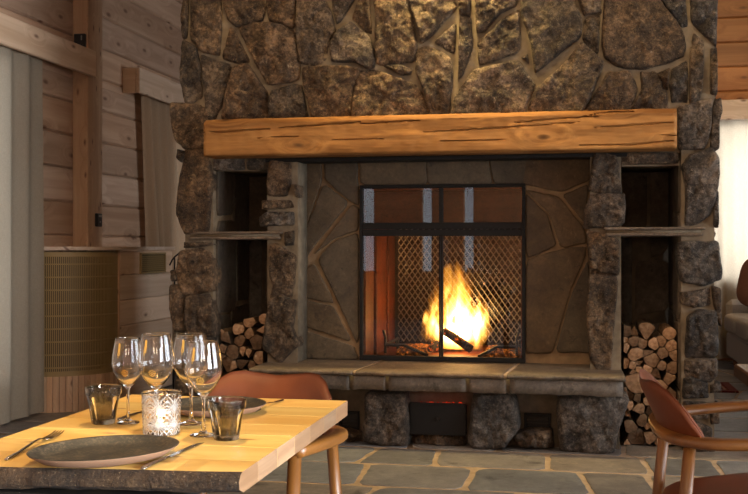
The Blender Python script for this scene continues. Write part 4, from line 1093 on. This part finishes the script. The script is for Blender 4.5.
woodpile(L2+base,(-2.182,-1.868,.004),YW,'left niche','firewood stacked in the left niche',6)
# ================================================================== dining table and what stands on it
ZTB=.74
TX0,TX1=onZ(0,439,ZTB).x,onZ(236.6,471.9,ZTB).x
TYF=onZ(340,400.3,ZTB).y; TYN=onZ(236.6,471.9,ZTB).y
tx0=onZ(87,409,ZTB).x; TX0=(TX0+tx0)/2; TX1=(TX1+onZ(351.6,400.3,ZTB).x)/2
table=empty('dining_table',((TX0+TX1)/2,(TYN+TYF)/2,0),'small solid pine dining table with dark bark edge, laid for two','table')
mb=MB(); TT=.040; NB=7
front=lambda x: TYN+(TX1-x)*-.10+.010*noise.noise(Vector((x*5,2,2)))
ys=[None]+[TYN+.10+(TYF-TYN-.10)*k/6 for k in range(7)]
rt=random.Random(8)
n=60
for k in range(7):
    mb.tint=(rt.uniform(.0,1),rt.random(),rt.random())
    rings=[]
    for i in range(n+1):
        x=TX0+(TX1-TX0)*i/n
        if k==0:
            y0=front(x); y1=ys[1]
            w=.011*fbm((x*12,0,1),5)
            ring=[(x,y1,ZTB),(x,y0+.004,ZTB)]
            idx_b=[(x,y0-.004+w,ZTB-.004),(x,y0-.012+w*1.4,ZTB-.016),(x,y0-.010+w,ZTB-.030),(x,y0+.006-w,ZTB-TT-.004*noise.noise(Vector((x*9,5,1))))]
            ring+=idx_b+[(x,y1,ZTB-TT)]
        else:
            y0,y1=ys[k]+.0004,ys[k+1]-.0004; c=.0012 if k<6 else .003
            ring=[(x,y1-c,ZTB),(x,y0+.0012,ZTB),(x,y0,ZTB-.0012),(x,y0,ZTB-TT),(x,y1,ZTB-TT),(x,y1,ZTB-c)]
        rings.append(ring)
    f0=len(mb.f); ids=mb.loft(rings,True,False,False,0)
    if k==0:
        nn=len(rings[0])
        for fi in range(f0,len(mb.f)):
            if (fi-f0)%nn in (1,2,3,4): mb.m[fi]=1
    # end grain in glued blocks
    for end in (0,-1):
        r_=rings[end]; ids_=[mb.vert(p) for p in r_]; mb.face(ids_ if end==-1 else ids_[::-1],2)
M['endgrain']=wood_mat('pine_end_grain',1,(162,126,92),(136,100,70),gs=60,knots=0,tintamt=.5)
mb.build('tabletop',[M['tabletop'],M['bark_edge'],M['endgrain']],table,'auto',angle=30)
pxc,pyc=(TX0+TX1)/2,TYN-.0
mb=MB(); mb.tint=(.5,.6,.3); mb.lathe([(0,.0251),(.045,.0251),(.040,.05),(.036,.3),(.040,ZTB-TT-.0255),(0,ZTB-TT-.0255)],(pxc,pyc,0),n=28); mb.build('column',M['oak_z'],table,'auto')
mb=MB(); mb.lathe([(0,0),(.20,0),(.202,.004),(.19,.02),(.05,.025),(0,.025)],(pxc,pyc,0),n=40); mb.build('foot_plate',M['iron'],table,'auto')
mb=MB(); mb.cbox(pxc-.2,pxc+.2,pyc-.05,pyc+.3,ZTB-TT-.025,ZTB-TT-.0052,.003); mb.build('top_bracket',M['iron'],table)
def T(x,y,z=ZTB): return onZ(x,y,z)
EPS=.0006
# ---- plates
def plate_mats():
    t=NT('speckled_stoneware'); v=t.coord(); n=t.noise(v,150,6,.75); n2=t.noise(v,22,3)
    col=t.ramp(t.math('ADD',t.math('MULTIPLY',n,.7),t.math('MULTIPLY',n2,.3)),[(.4,lin((28,26,23))),(.5,lin((43,39,33))),(.6,lin((84,72,56)))])
    t.bsdf(col,.55,0,t.bump(n,.15,.002),.3); return t.mat
M['plate']=plate_mats(); M['plate_under']=flat('bare_stoneware',(128,96,72),.7)
def plate(label,c,rx,ry,rot):
    root=empty('dinner_plate',(0,0,0),label,'plate','stoneware plates laid on the table')
    def sc(m): 
        m.v=[(v[0]*rx,v[1]*ry,v[2]) for v in m.v]
    mb=MB(); mb.lathe([(0,.0085),(.70,.0085),(.84,.012),(.97,.0225),(.995,.0245),(1,.0238)],n=72); sc(mb); mb.build('dish',M['plate'],root,True)
    mb=MB(); mb.lathe([(1,.0238),(.99,.0215),(.84,.0075),(.66,.0035),(.60,.0),(.57,.0),(.55,.004),(0,.004)],n=72); sc(mb); mb.build('underside',M['plate_under'],root,True)
    root.location=(c.x,c.y,ZTB+EPS); root.rotation_euler.z=rot; return root
pc=T(104.5,452,ZTB); plate('large dark speckled plate nearest the bark edge of the table',Vector((T(105,449.5,.76).x,T(105,449.5,.76).y,0)),.150,.120,math.radians(52))
plate('dark speckled plate at the far side of the table behind the wine glasses',Vector((T(215,405,.76).x,T(215,405,.76).y,0)),.128,.126,.0)
# ---- wine glasses
def wine_glass(label,c,h,rz=0,rs_=1):
    root=empty('wine_glass',(0,0,0),label,'wine glass','wine glasses grouped on the table')
    s=h/.21
    out=[(0,.0),(.031,.0),(.032,.0012),(.030,.0024),(.012,.0055),(.0055,.012),(.0036,.03),(.0034,.06),(.0042,.080),(.008,.0885),(.018,.097),(.030,.112),(.0395,.130),(.0428,.141),(.0432,.150),(.0415,.168),(.0375,.190),(.0337,.2085),(.0335,.2098),(.0332,.2103)]
    inn=[(.0329,.2098),(.0328,.2085),(.0365,.190),(.0404,.168),(.0421,.150),(.0417,.141),(.0384,.130),(.029,.1135),(.017,.0995),(.007,.093),(0,.0922)]
    mb=MB(); out=[(r*rs_,z) for r,z in out]; inn=[(r*rs_,z) for r,z in inn]; mb.lathe([(r*s,z*s) for r,z in out+inn],n=56); mb.build('glass_body',M['glass'],root,True)
    # gilt marks printed on the bowl: an upright row of looped strokes and a small sunburst
    prof=sorted([(z*s,r*s) for r,z in out if z>.088])
    def rad(z):
        for (a,ra),(b,rb) in zip(prof,prof[1:]):
            if a<=z<=b: return ra+(rb-ra)*(z-a)/(b-a)+.0006
        return prof[-1][1]+.0006
    g=MB()
    def mark(a,z,w,hh):
        pts=[]
        for (da,dz) in ((-w,-hh),(w,-hh),(w,hh),(-w,hh)):
            zz=z+dz; r=rad(zz); aa=a+da/r; pts.append((r*math.cos(aa),r*math.sin(aa),zz))
        P2=[Vector(p)+Vector((p[0],p[1],0)).normalized()*.0003 for p in pts]
        g.loft([pts,P2],True,True,True)
    a0=-PI/2-.38+rz
    def loop(cz,rw,rh,n=12):
        for k in range(n):
            t_=2*PI*k/n; mark(a0+rw*math.cos(t_)/.04,cz+rh*math.sin(t_),.0012,.0012)
    zc=.196*s
    for (dz,rw,rh) in ((0,.0016,.0022),(-.0065,.0014,.0028),(-.0135,.0020,.0024),(-.021,.0024,.0042)): loop(zc+dz,rw,rh)
    for k in range(9): mark(a0+.0030/.04,zc-.002*k,.0007,.0009)
    mark(a0-.001/.04,zc-.0295,.0012,.0012)
    g.build('gilt_script',M['gold'],root); g=MB()
    for k in range(9):
        t_=2*PI*k/9; 
        mark(-PI/2+.05+rz+.0072*math.cos(t_)/.038,.1265*s+.0068*math.sin(t_),.0016,.0014)
    for k in range(6):
        t_=2*PI*k/6; mark(-PI/2+.05+rz+.0028*math.cos(t_)/.038,.1265*s+.0026*math.sin(t_),.0010,.0010)
    g.build('gilt_sunburst',M['gold'],root)
    root.location=(c.x,c.y,ZTB+EPS); root.rotation_euler.z=0; return root
wine_glass('empty wine glass at the left end of the group, next to the left smoked tumbler',T(128,423),.200,.15,.9)
wine_glass('empty wine glass standing directly behind the candle holder',T(156.2,428.5),.2156,.1,.94)
wine_glass('empty wine glass in front of the far plate, second from right',T(191,424),.2106,.25)
wine_glass('empty wine glass nearest the right smoked tumbler, rightmost of the four',T(203.5,435.5),.206,.1,.96)
# ---- tumblers
def tumbler(label,c):
    root=empty('tumbler',(0,0,0),label,'tumbler','smoked tumblers on the table')
    n=72; rings=[]
    def ring(r,z,fa): return [(r*(1-fa*(abs(math.sin(k/n*PI*9)))**.5*-.0 - fa*.08*(1-abs(math.cos(k/n*PI*9))))*math.cos(2*PI*k/n),r*(1-fa*.08*(1-abs(math.cos(k/n*PI*9))))*math.sin(2*PI*k/n),z) for k in range(n)]
    for r,z,fa in ((.0255,.0,.4),(.0275,.002,.9),(.0288,.010,1),(.0345,.045,1),(.0385,.064,1),(.0405,.068,.2),(.0412,.070,0),(.0423,.0845,0),(.0425,.0856,0),(.0420,.0865,0),(.0409,.0864,0),(.0405,.0856,0),(.0404,.0845,0),(.0392,.070,0),(.0378,.064,0),(.0330,.045,0),(.0275,.014,0),(.024,.0105,0),(.001,.0100,0)): rings.append(ring(r,z,fa))
    mb=MB(); mb.loft(rings,True,True,True); mb.build('glass_body',M['smoke'],root,True)
    root.location=(c.x,c.y,ZTB+EPS); return root
tumbler('smoky grey faceted tumbler on the left, between the curtain and the wine glasses',T(103.5,423.5))
tumbler('smoky grey faceted tumbler on the right, in front of the far fork',T(226.5,439.5))
# ---- candle holder with tealight
c=T(161.5,434)
root=empty('candle_holder',(0,0,0),'cut crystal candle holder with starburst pattern in front of the wine glasses','candle holder')
n=252; nz=64; H_=.094; mb=MB(); rings=[]
def cut(a,z):
    """grooves of a diamond / star cut"""
    d=1e9; per=2*PI/7; u=(a%per)/per-.5; 
    for zc in (.024,.060):
        v=(z-zc)/.036
        uu=u*1.0
        if abs(v)<=.62:
            ang=math.atan2(v,uu); rr_=math.hypot(uu,v)
            k=round(ang/(PI/8)); dl=abs(math.sin(ang-k*PI/8))*rr_
            d=min(d,dl)
    for sg in (1,-1):
        w=(u*1.0+sg*(z/.036))%1.0; d=min(d,min(w,1-w)*.7)
    return max(0,1-d/.038)
for j in range(nz+1):
    z=.003+(H_-.010)*j/nz; r0=.0405+.0035*z/H_
    rings.append([((r0-.0007*cut(2*PI*k/n,z))*math.cos(2*PI*k/n),(r0-.0007*cut(2*PI*k/n,z))*math.sin(2*PI*k/n),z) for k in range(n)])
def circ(r,z): return [(r*math.cos(2*PI*k/n),r*math.sin(2*PI*k/n),z) for k in range(n)]
rings=[circ(.0385,0)]+rings+[circ(.0440,H_-.005),circ(.0440,H_-.0018),circ(.0436,H_-.0006),circ(.0430,H_),circ(.0420,H_),circ(.0414,H_-.0006),circ(.0411,H_-.0018),circ(.0411,H_-.005),circ(.0402,.06),circ(.037,.012),circ(.034,.009),circ(.001,.009)]
mb.loft(rings)
for fi in range(1*n,(nz+1)*n):
    j=fi//n-1; k=fi%n
    if 0<=j<=nz:
        z=.003+(H_-.010)*(j+.5)/nz
        if cut(2*PI*(k+.5)/n,z)>.45: mb.m[fi]=1
mb.build('glass_body',[M['crystal'],M['frost']],root,'auto',angle=25)
root.location=(c.x,c.y,ZTB+EPS)
tl=empty('tealight',(0,0,0),'lit white tealight glowing inside the cut crystal holder','candle')
mb=MB(); mb.lathe([(0,0),(.0185,0),(.019,.001),(.019,.0125),(.0183,.0125),(.0183,.002),(0,.002)],n=32); mb.build('cup',M['foil'],tl,'auto')
mb=MB(); mb.lathe([(0,.0022),(.0181,.0022),(.0181,.0095),(.012,.0085),(0,.008)],n=32); mb.build('wax',M['wax'],tl,'auto')
mb=MB(); mb.tube([(0,0,.0079),(.0004,0,.010),(.001,.0005,.0135)],.0008,6); mb.build('wick',M['iron'],tl)
mb=MB(); mb.lathe([(0,.011),(.0022,.0125),(.0034,.0165),(.0028,.021),(.0012,.026),(0,.030)],n=16); mb.build('flame',emit_mat('candle_flame',(1,.62,.22),9),tl,True)
tl.location=(c.x,c.y,ZTB+EPS+.0098)
point('candle_light',(c.x,c.y,ZTB+.045),.11,(1,.55,.2),.008)
# ---- cutlery
def ribbon(mb,pts,widths,th):
    """flat bar along +Y (local): pts (y,z), widths, thickness"""
    rings=[]
    for (y,z),w in zip(pts,widths):
        rings.append([(-w,y,z),(-w*.7,y,z+th*.9),(0,y,z+th),(w*.7,y,z+th*.9),(w,y,z),(0,y,z-.0001)])
    mb.loft(rings)
def fork(label,tip,tail,full=True):
    root=empty('fork',(0,0,0),label,'fork','steel forks laid beside the plates')
    L=math.hypot(tip.x-tail.x,tip.y-tail.y) if full else .29; q_=L/.195
    mb=MB()
    ribbon(mb,[(y*q_,z) for y,z in [(-.0975,.0010),(-.0875,.0012),(-.05,.003),(0,.0095),(.02,.0095),(.035,.005)]],[.0034,.0058,.0048,.0030,.0034,.0046],.0022); mb.build('handle',M['steel'],root,True)
    mb=MB(); ribbon(mb,[(.035*q_,.005),(.042*q_,.0032),(.052*q_,.0024)],[.0045,.0108,.0120],.0018); mb.build('neck',M['steel'],root,True)
    for k in range(4):
        t_=MB(); x=(k-1.5)*.0064
        t_.loft([[(x-.0018,y*q_,z),(x-.0018,y*q_,z+.0016),(x+.0018,y*q_,z+.0016),(x+.0018,y*q_,z)] if w else [(x-.0007,y*q_,z),(x-.0007,y*q_,z+.0008),(x+.0007,y*q_,z+.0008),(x+.0007,y*q_,z)] for y,z,w in ((.050,.0024,1),(.07,.0022,1),(.088,.0042,1),(.0975,.0072,0))]); t_.build('tine',M['steel'],root)
    d=Vector((tip.x-tail.x,tip.y-tail.y)); u=d.normalized(); ctr=Vector((tip.x,tip.y))-u*L/2
    root.location=(ctr.x,ctr.y,ZTB+EPS); root.rotation_euler.z=math.atan2(-u.x,u.y); return root
def knife(label,tip,tail):
    root=empty('table_knife',(0,0,0),label,'knife','steel knives laid beside the plates')
    L=.27; mb=MB(); rings=[]
    for y,w,h in ((-L/2,.0035,.003),(-L/2+.006,.0062,.0055),(-L/2+.05,.0060,.0062),(-L/2+.10,.0042,.0052),(-L/2+.112,.0034,.0038)):
        rings.append([(w*math.cos(2*PI*k/14),y,h/2+.0002+h/2*math.sin(2*PI*k/14)) for k in range(14)])
    mb.loft(rings); mb.build('handle',M['steel'],root,True)
    mb=MB(); rings=[]
    for y,w0,w1 in ((-L/2+.111,-.003,.003),(-L/2+.122,-.0085,.006),(L/2-.04,-.0095,.006),(L/2-.012,-.006,.006),(L/2,.003,.005)):
        rings.append([(w0,y,.0012),(w1,y,.0010),(w1,y,.0028),(w0,y,.0016)])
    mb.loft(rings); mb.build('blade',M['steel'],root)
    d=Vector((tip.x-tail.x,tip.y-tail.y)); u=d.normalized(); ctr=Vector((tail.x,tail.y))+u*L/2
    root.location=(ctr.x,ctr.y,ZTB+EPS); root.rotation_euler.z=math.atan2(-u.x,u.y); return root
fork('steel fork on the left of the nearest plate, tines toward the tumbler',T(60,434),T(0,463.5),False)
knife('steel table knife between the nearest plate and the right tumbler',T(203,443),T(142.5,470))
fork('steel fork right of the far plate, tines pointing at the tumbler',T(246.5,415),T(283,400.5))
knife('steel table knife left of the far plate, between wine glass and candle holder',T(143,412.5),T(118,421)).location.z=ZTB+EPS
# ================================================================== armchairs, sofa, rug, small things
def catmull(pts,n):
    P=[Vector(p) for p in pts]; P=[P[0]*2-P[1]]+P+[P[-1]*2-P[-2]]; out=[]
    for i in range(1,len(P)-2):
        for k in range(n):
            t=k/n; a,b,c,d=P[i-1],P[i],P[i+1],P[i+2]
            out.append(.5*((2*b)+(c-a)*t+(2*a-5*b+4*c-d)*t*t+(3*b-a-3*c+d)*t**3))
    out.append(P[-2]); return out
ZA=.642
def make_chair(label):
    """faces local +Y, origin on the floor under the seat"""
    root=empty('armchair',(0,0,0),label,'armchair','leather and oak armchairs')
    half=[(0,-.275,ZA),(.10,-.272,ZA),(.18,-.246,ZA+.002),(.234,-.175,ZA+.006),(.260,-.06,ZA+.015),(.268,.08,ZA+.026),(.264,.235,ZA+.036)]
    path=[(-x,y,z) for x,y,z in half[::-1]]+half[1:]
    pts=catmull(path,8); N=len(pts); mb=MB(); mb.tint=(.5,.6,.3)
    wid=[]
    for i in range(N):
        s=abs(i/(N-1)*2-1); wid.append(1.25-.35*s if s<.9 else 1.25-.35*s-(s-.9)*2.2)
    rings=[]
    for i,p in enumerate(pts):
        d=(pts[min(i+1,N-1)]-pts[max(i-1,0)]).normalized(); sd=d.cross(Vector((0,0,1))).normalized()
        w=.026*wid[i]; h=.0150; ring=[]
        for k in range(16):
            a=2*PI*k/16; ca,sa=math.cos(a),math.sin(a)
            ring.append(p+sd*(w*math.copysign(abs(ca)**.7,ca))+Vector((0,0,1))*(h*math.copysign(abs(sa)**.7,sa)))
        rings.append(ring)
    mb.loft(rings); mb.build('armrest_rail',M['oak'],root,True)
    # back shell
    nu,nv=52,14; th=.026; out=[];inn=[]
    RB=.345
    def base(phi,lean):
        return Vector(((RB+lean*.3)*math.sin(phi),-.262+RB-(RB+lean)*math.cos(phi)))
    HT=[(0,.93),(.2,.96),(.42,1),(.55,.98),(.68,.88),(.80,.68),(.92,.32),(1,.05)]
    def top(u):
        a=abs(u)
        for (x0,y0),(x1,y1) in zip(HT,HT[1:]):
            if a<=x1+1e-9:
                f=(a-x0)/(x1-x0); f=f*f*(3-2*f)*.5+f*.5; return .012+.158*(y0+(y1-y0)*f)
    def shell(off):
        G=[]
        for i in range(nu+1):
            u=-1+2*i/nu; phi=u*math.radians(38.5); row=[]; b0=base(phi,0)
            for j in range(nv+1):
                v=j/nv; zb=ZA-.012+.05*(b0.y+.25); z=zb+(top(u)-.012)*v+.004; b=base(phi,.075*(max(0,z-ZA+.035)/.175)**1.2)
                nrm=Vector((math.sin(phi),-math.cos(phi)))
                e=min(1,min(i,nu-i)/3); ed=(math.sin(min(1,(1-v)*4)*PI/2) if v>.75 else 1)*(math.sin(e*PI/2))
                q=b+nrm*(off*ed*th/2); row.append((q.x,q.y,z+.0))
            G.append(row)
        return G
    mb=MB(); A=shell(1); B=shell(-1)
    rings=[a+b[::-1] for a,b in zip(A,B)]
    mb.loft(rings,True,True,True); mb.build('backrest',M['leather'],root,True)
    # seat
    def outline(s,z,inset=0):
        o=[]
        for k in range(64):
            a=2*PI*k/64; ca,sa=math.cos(a),math.sin(a); e=.5
            x=math.copysign(abs(ca)**e,ca); y=math.copysign(abs(sa)**e,sa)
            w=(.222+.016*y); o.append(((w-inset)*x*s,(.255-inset)*y*s-.012,z))
        return o
    mb=MB(); mb.loft([[(x,y,z-.018+.11*(y+.25)) for x,y,z in o_] for o_ in (outline(1,.425,.012),outline(1,.430,.003),outline(1,.442,0),outline(1,.452,.004),outline(1,.460,.016),outline(.8,.463),outline(.5,.461),outline(.2,.460))]); mb.build('seat',M['leather'],root,'auto',angle=60)
    mb=MB(); mb.tint=(.5,.5,.6); mb.loft([[(x,y,z-.018+.11*(y+.25)) for x,y,z in o_] for o_ in (outline(1,.395,.03),outline(1,.4245,.03))]); mb.build('seat_frame',M['oak'],root)
    for sx in (-1,1):
        mb=MB(); mb.tint=(.5,.6,.4+.1*sx); mb.tube([(sx*.222,-.285,0),(sx*.208,-.258,.40),(sx*.196,-.238,ZA-.012)],[.0135,.0175,.0160],14); mb.build('leg',M['oak_z'],root,True)
        mb=MB(); mb.tint=(.5,.6,.7+.1*sx); mb.tube([(sx*.248,.245,0),(sx*.246,.235,.40),(sx*.254,.222,ZA+.025)],[.0135,.0175,.0160],14); mb.build('leg',M['oak_z'],root,True)
        mb=MB(); mb.tint=(.5,.6,.2); mb.tube([(sx*.213,-.20,.41),(sx*.244,.225,.45)],.012,10); mb.build('side_rail',M['oak'],root,True)
    return root
ch1=make_chair('cognac leather and oak armchair tucked under the far end of the dining table')
ch1.location=(-.878,2.60,0); ch1.rotation_euler.z=PI-.08
def cam2w(cx,cz): return (cx*CA-cz*SA, cx*SA+cz*CA)
ch2=copy_tree(ch1); ch2['label']='cognac leather and oak armchair in front of the right firewood niche, seen from behind'
cx,cz=1.095,2.92; w=cam2w(cx,cz); ch2.location=(w[0],w[1],0)
ch2.scale=(1.17,1,1); hd=math.radians(98); dx,dy=math.sin(hd),math.cos(hd); wd=cam2w(dx,dy); ch2.rotation_euler.z=math.atan2(-wd[0],wd[1])
# ---- sofa behind the fireplace on the right
sx=onZ(722,352,0).x; 
sofa=empty('sofa',(1.9,9.5,0),'oatmeal upholstered sofa in front of the white curtain at the right edge','sofa')
SX0,SX1,SY0,SY1=1.45,2.38,8.30,10.78
mb=MB(); mb.cbox(SX0+.03,SX1,SY0,SY1,.07,.33,.03); mb.build('base',M['sofa'],sofa)
mb=MB(); mb.cbox(SX1-.22,SX1,SY0,SY1,.331,.84,.06); mb.build('backrest',M['sofa'],sofa)
for a in (SY0,SY1-.13):
    mb=MB(); mb.cbox(SX0+.02,SX1-.221,a,a+.13,.331,.64,.05); mb.build('armrest',M['sofa'],sofa)
def puff(x0,x1,y0,y1,z0,z1,p=.28):
    m_=MB(); cx,cy,cz=(x0+x1)/2,(y0+y1)/2,(z0+z1)/2; rings=[]
    nn=18; pw=lambda v:math.copysign(abs(v)**p,v) if abs(v)>1e-6 else 0
    for j in range(nn+1):
        b=-PI/2+PI*j/nn; cb,sb=pw(math.cos(b)),pw(math.sin(b))
        rings.append([(cx+(x1-x0)/2*max(cb,.02)*pw(math.cos(2*PI*k/40)),cy+(y1-y0)/2*max(cb,.02)*pw(math.sin(2*PI*k/40)),cz+(z1-z0)/2*sb) for k in range(40)])
    m_.loft(rings); return m_
for a,b in ((SY0+.14,9.18),(9.19,9.92),(9.93,SY1-.14)):
    puff(SX0-.03,SX1-.23,a,b,.333,.52,.35).build('seat_cushion',M['sofa'],sofa,True)
for a in (SX0+.1,SX1-.08):
    for b in (SY0+.1,SY1-.1): mb=MB(); mb.lathe([(0,0),(.02,0),(.025,.069),(0,.069)],(a,b,0),n=12); mb.build('foot',M['oak_z'],sofa)
m_=puff(-.27,.27,-.085,.085,-.25,.25,.55); m_.v=[(v[0],v[1]*(1-.55*max(abs(v[0])/.27,abs(v[2])/.25)**3),v[2]) for v in m_.v]
ps=m_.build('throw_pillow',M['cushion'],None,True,loc=(0,0,0)); tag(ps,'russet brown pillow leaning on the sofa','pillow'); ps.location=(1.80,10.36,.80); ps.rotation_euler=(math.radians(-14),math.radians(10),-.25)
# ---- rug
def rug_mat():
    t=NT('red_patterned_rug'); v=t.coord(); w=t.voro(v,7,'F1','Distance',.0); w2=t.voro(v,22,'F1','Distance',.1)
    c=t.ramp(w,[(.0,lin((112,34,28))),(.35,lin((74,22,22))),(.42,lin((140,104,80))),(.48,lin((90,26,24)))],'CONSTANT')
    c=t.mix(t.ramp(w2,[(.32,(0,0,0,1)),(.36,(.55,)*3)],'CONSTANT'),c,lin((60,28,34)))
    t.bsdf(c,.95,0,t.bump(t.noise(v,300,2),.3,.003),.1); return t.mat
M['rug']=rug_mat(); M['rug_edge']=flat('rug_border',(104,34,28),.95); M['rug_line']=flat('rug_pale_line',(130,100,80),.95)
RX1=1.28; RY0=8.62; rug=empty('rug',(.2,9.3,0),'red patterned rug on the floor behind the right stone pillar','rug')
mb=MB(); mb.cbox(-1.0,RX1,RY0,9.2,.0005,.010,.003); mb.build('field',M['rug'],rug)
mb=MB()
for q_ in ((-1.0,RX1,RY0-.0,RY0+.06),(RX1-.06,RX1,RY0+.06,9.2)): mb.cbox(q_[0],q_[1],q_[2],q_[3],.0102,.0135,.001)
mb.build('border',M['rug_edge'],rug)
mb=MB()
for q_ in ((-1.0,RX1-.08,RY0+.08,RY0+.10),(RX1-.10,RX1-.08,RY0+.10,9.2)): mb.cbox(q_[0],q_[1],q_[2],q_[3],.0102,.013,.001)
mb.build('pale_line',M['rug_line'],rug)
# ---- low timber coffee table, only its near corner in view
p=onZ(741,369,.36); ctb=empty('coffee_table',(p.x+.45,p.y+.3,0),'low chunky timber coffee table, corner showing at the right edge','coffee table')
mb=MB(); mb.tint=(.4,.7,.3); mb.cbox(p.x,p.x+1.0,p.y-.28,p.y+.32,.27,.36,.012); mb.build('table_top',M['oak'],ctb)
for a in (p.x+.12,p.x+.80):
    for b in (p.y-.2,p.y+.2): mb=MB(); mb.tint=(.4,.6,.8); mb.cbox(a,a+.09,b,b+.09,0,.2695,.006); mb.build('leg',M['oak_z'],ctb)
# ---- iron rod leaning between cabinet and stone pillar
a=onY(172.3,263,6.55); b=onY(179,256,6.62)
rod=empty('fire_poker',(a.x,6.7,0),'thin black iron poker hooked beside the cabinet and the left stone pillar','poker')
px_=onY(174.5,262,6.5).x
mb=MB(); mb.tube([(px_-.012,6.5,0.001),(px_,6.5,.6),(px_,6.5,onY(176,257,6.5).z)],.006,8); mb.build('shaft',M['iron'],rod,True)
mb=MB(); z_=onY(176,257,6.5).z; mb.tube([(px_-.03,6.49,z_-.055),(px_-.012,6.49,z_-.02),(px_+.002,6.49,z_-.002),(px_+.03,6.49,z_+.02),(px_+.045,6.49,z_+.035)],.0055,8); mb.build('hook',M['iron'],rod,True)
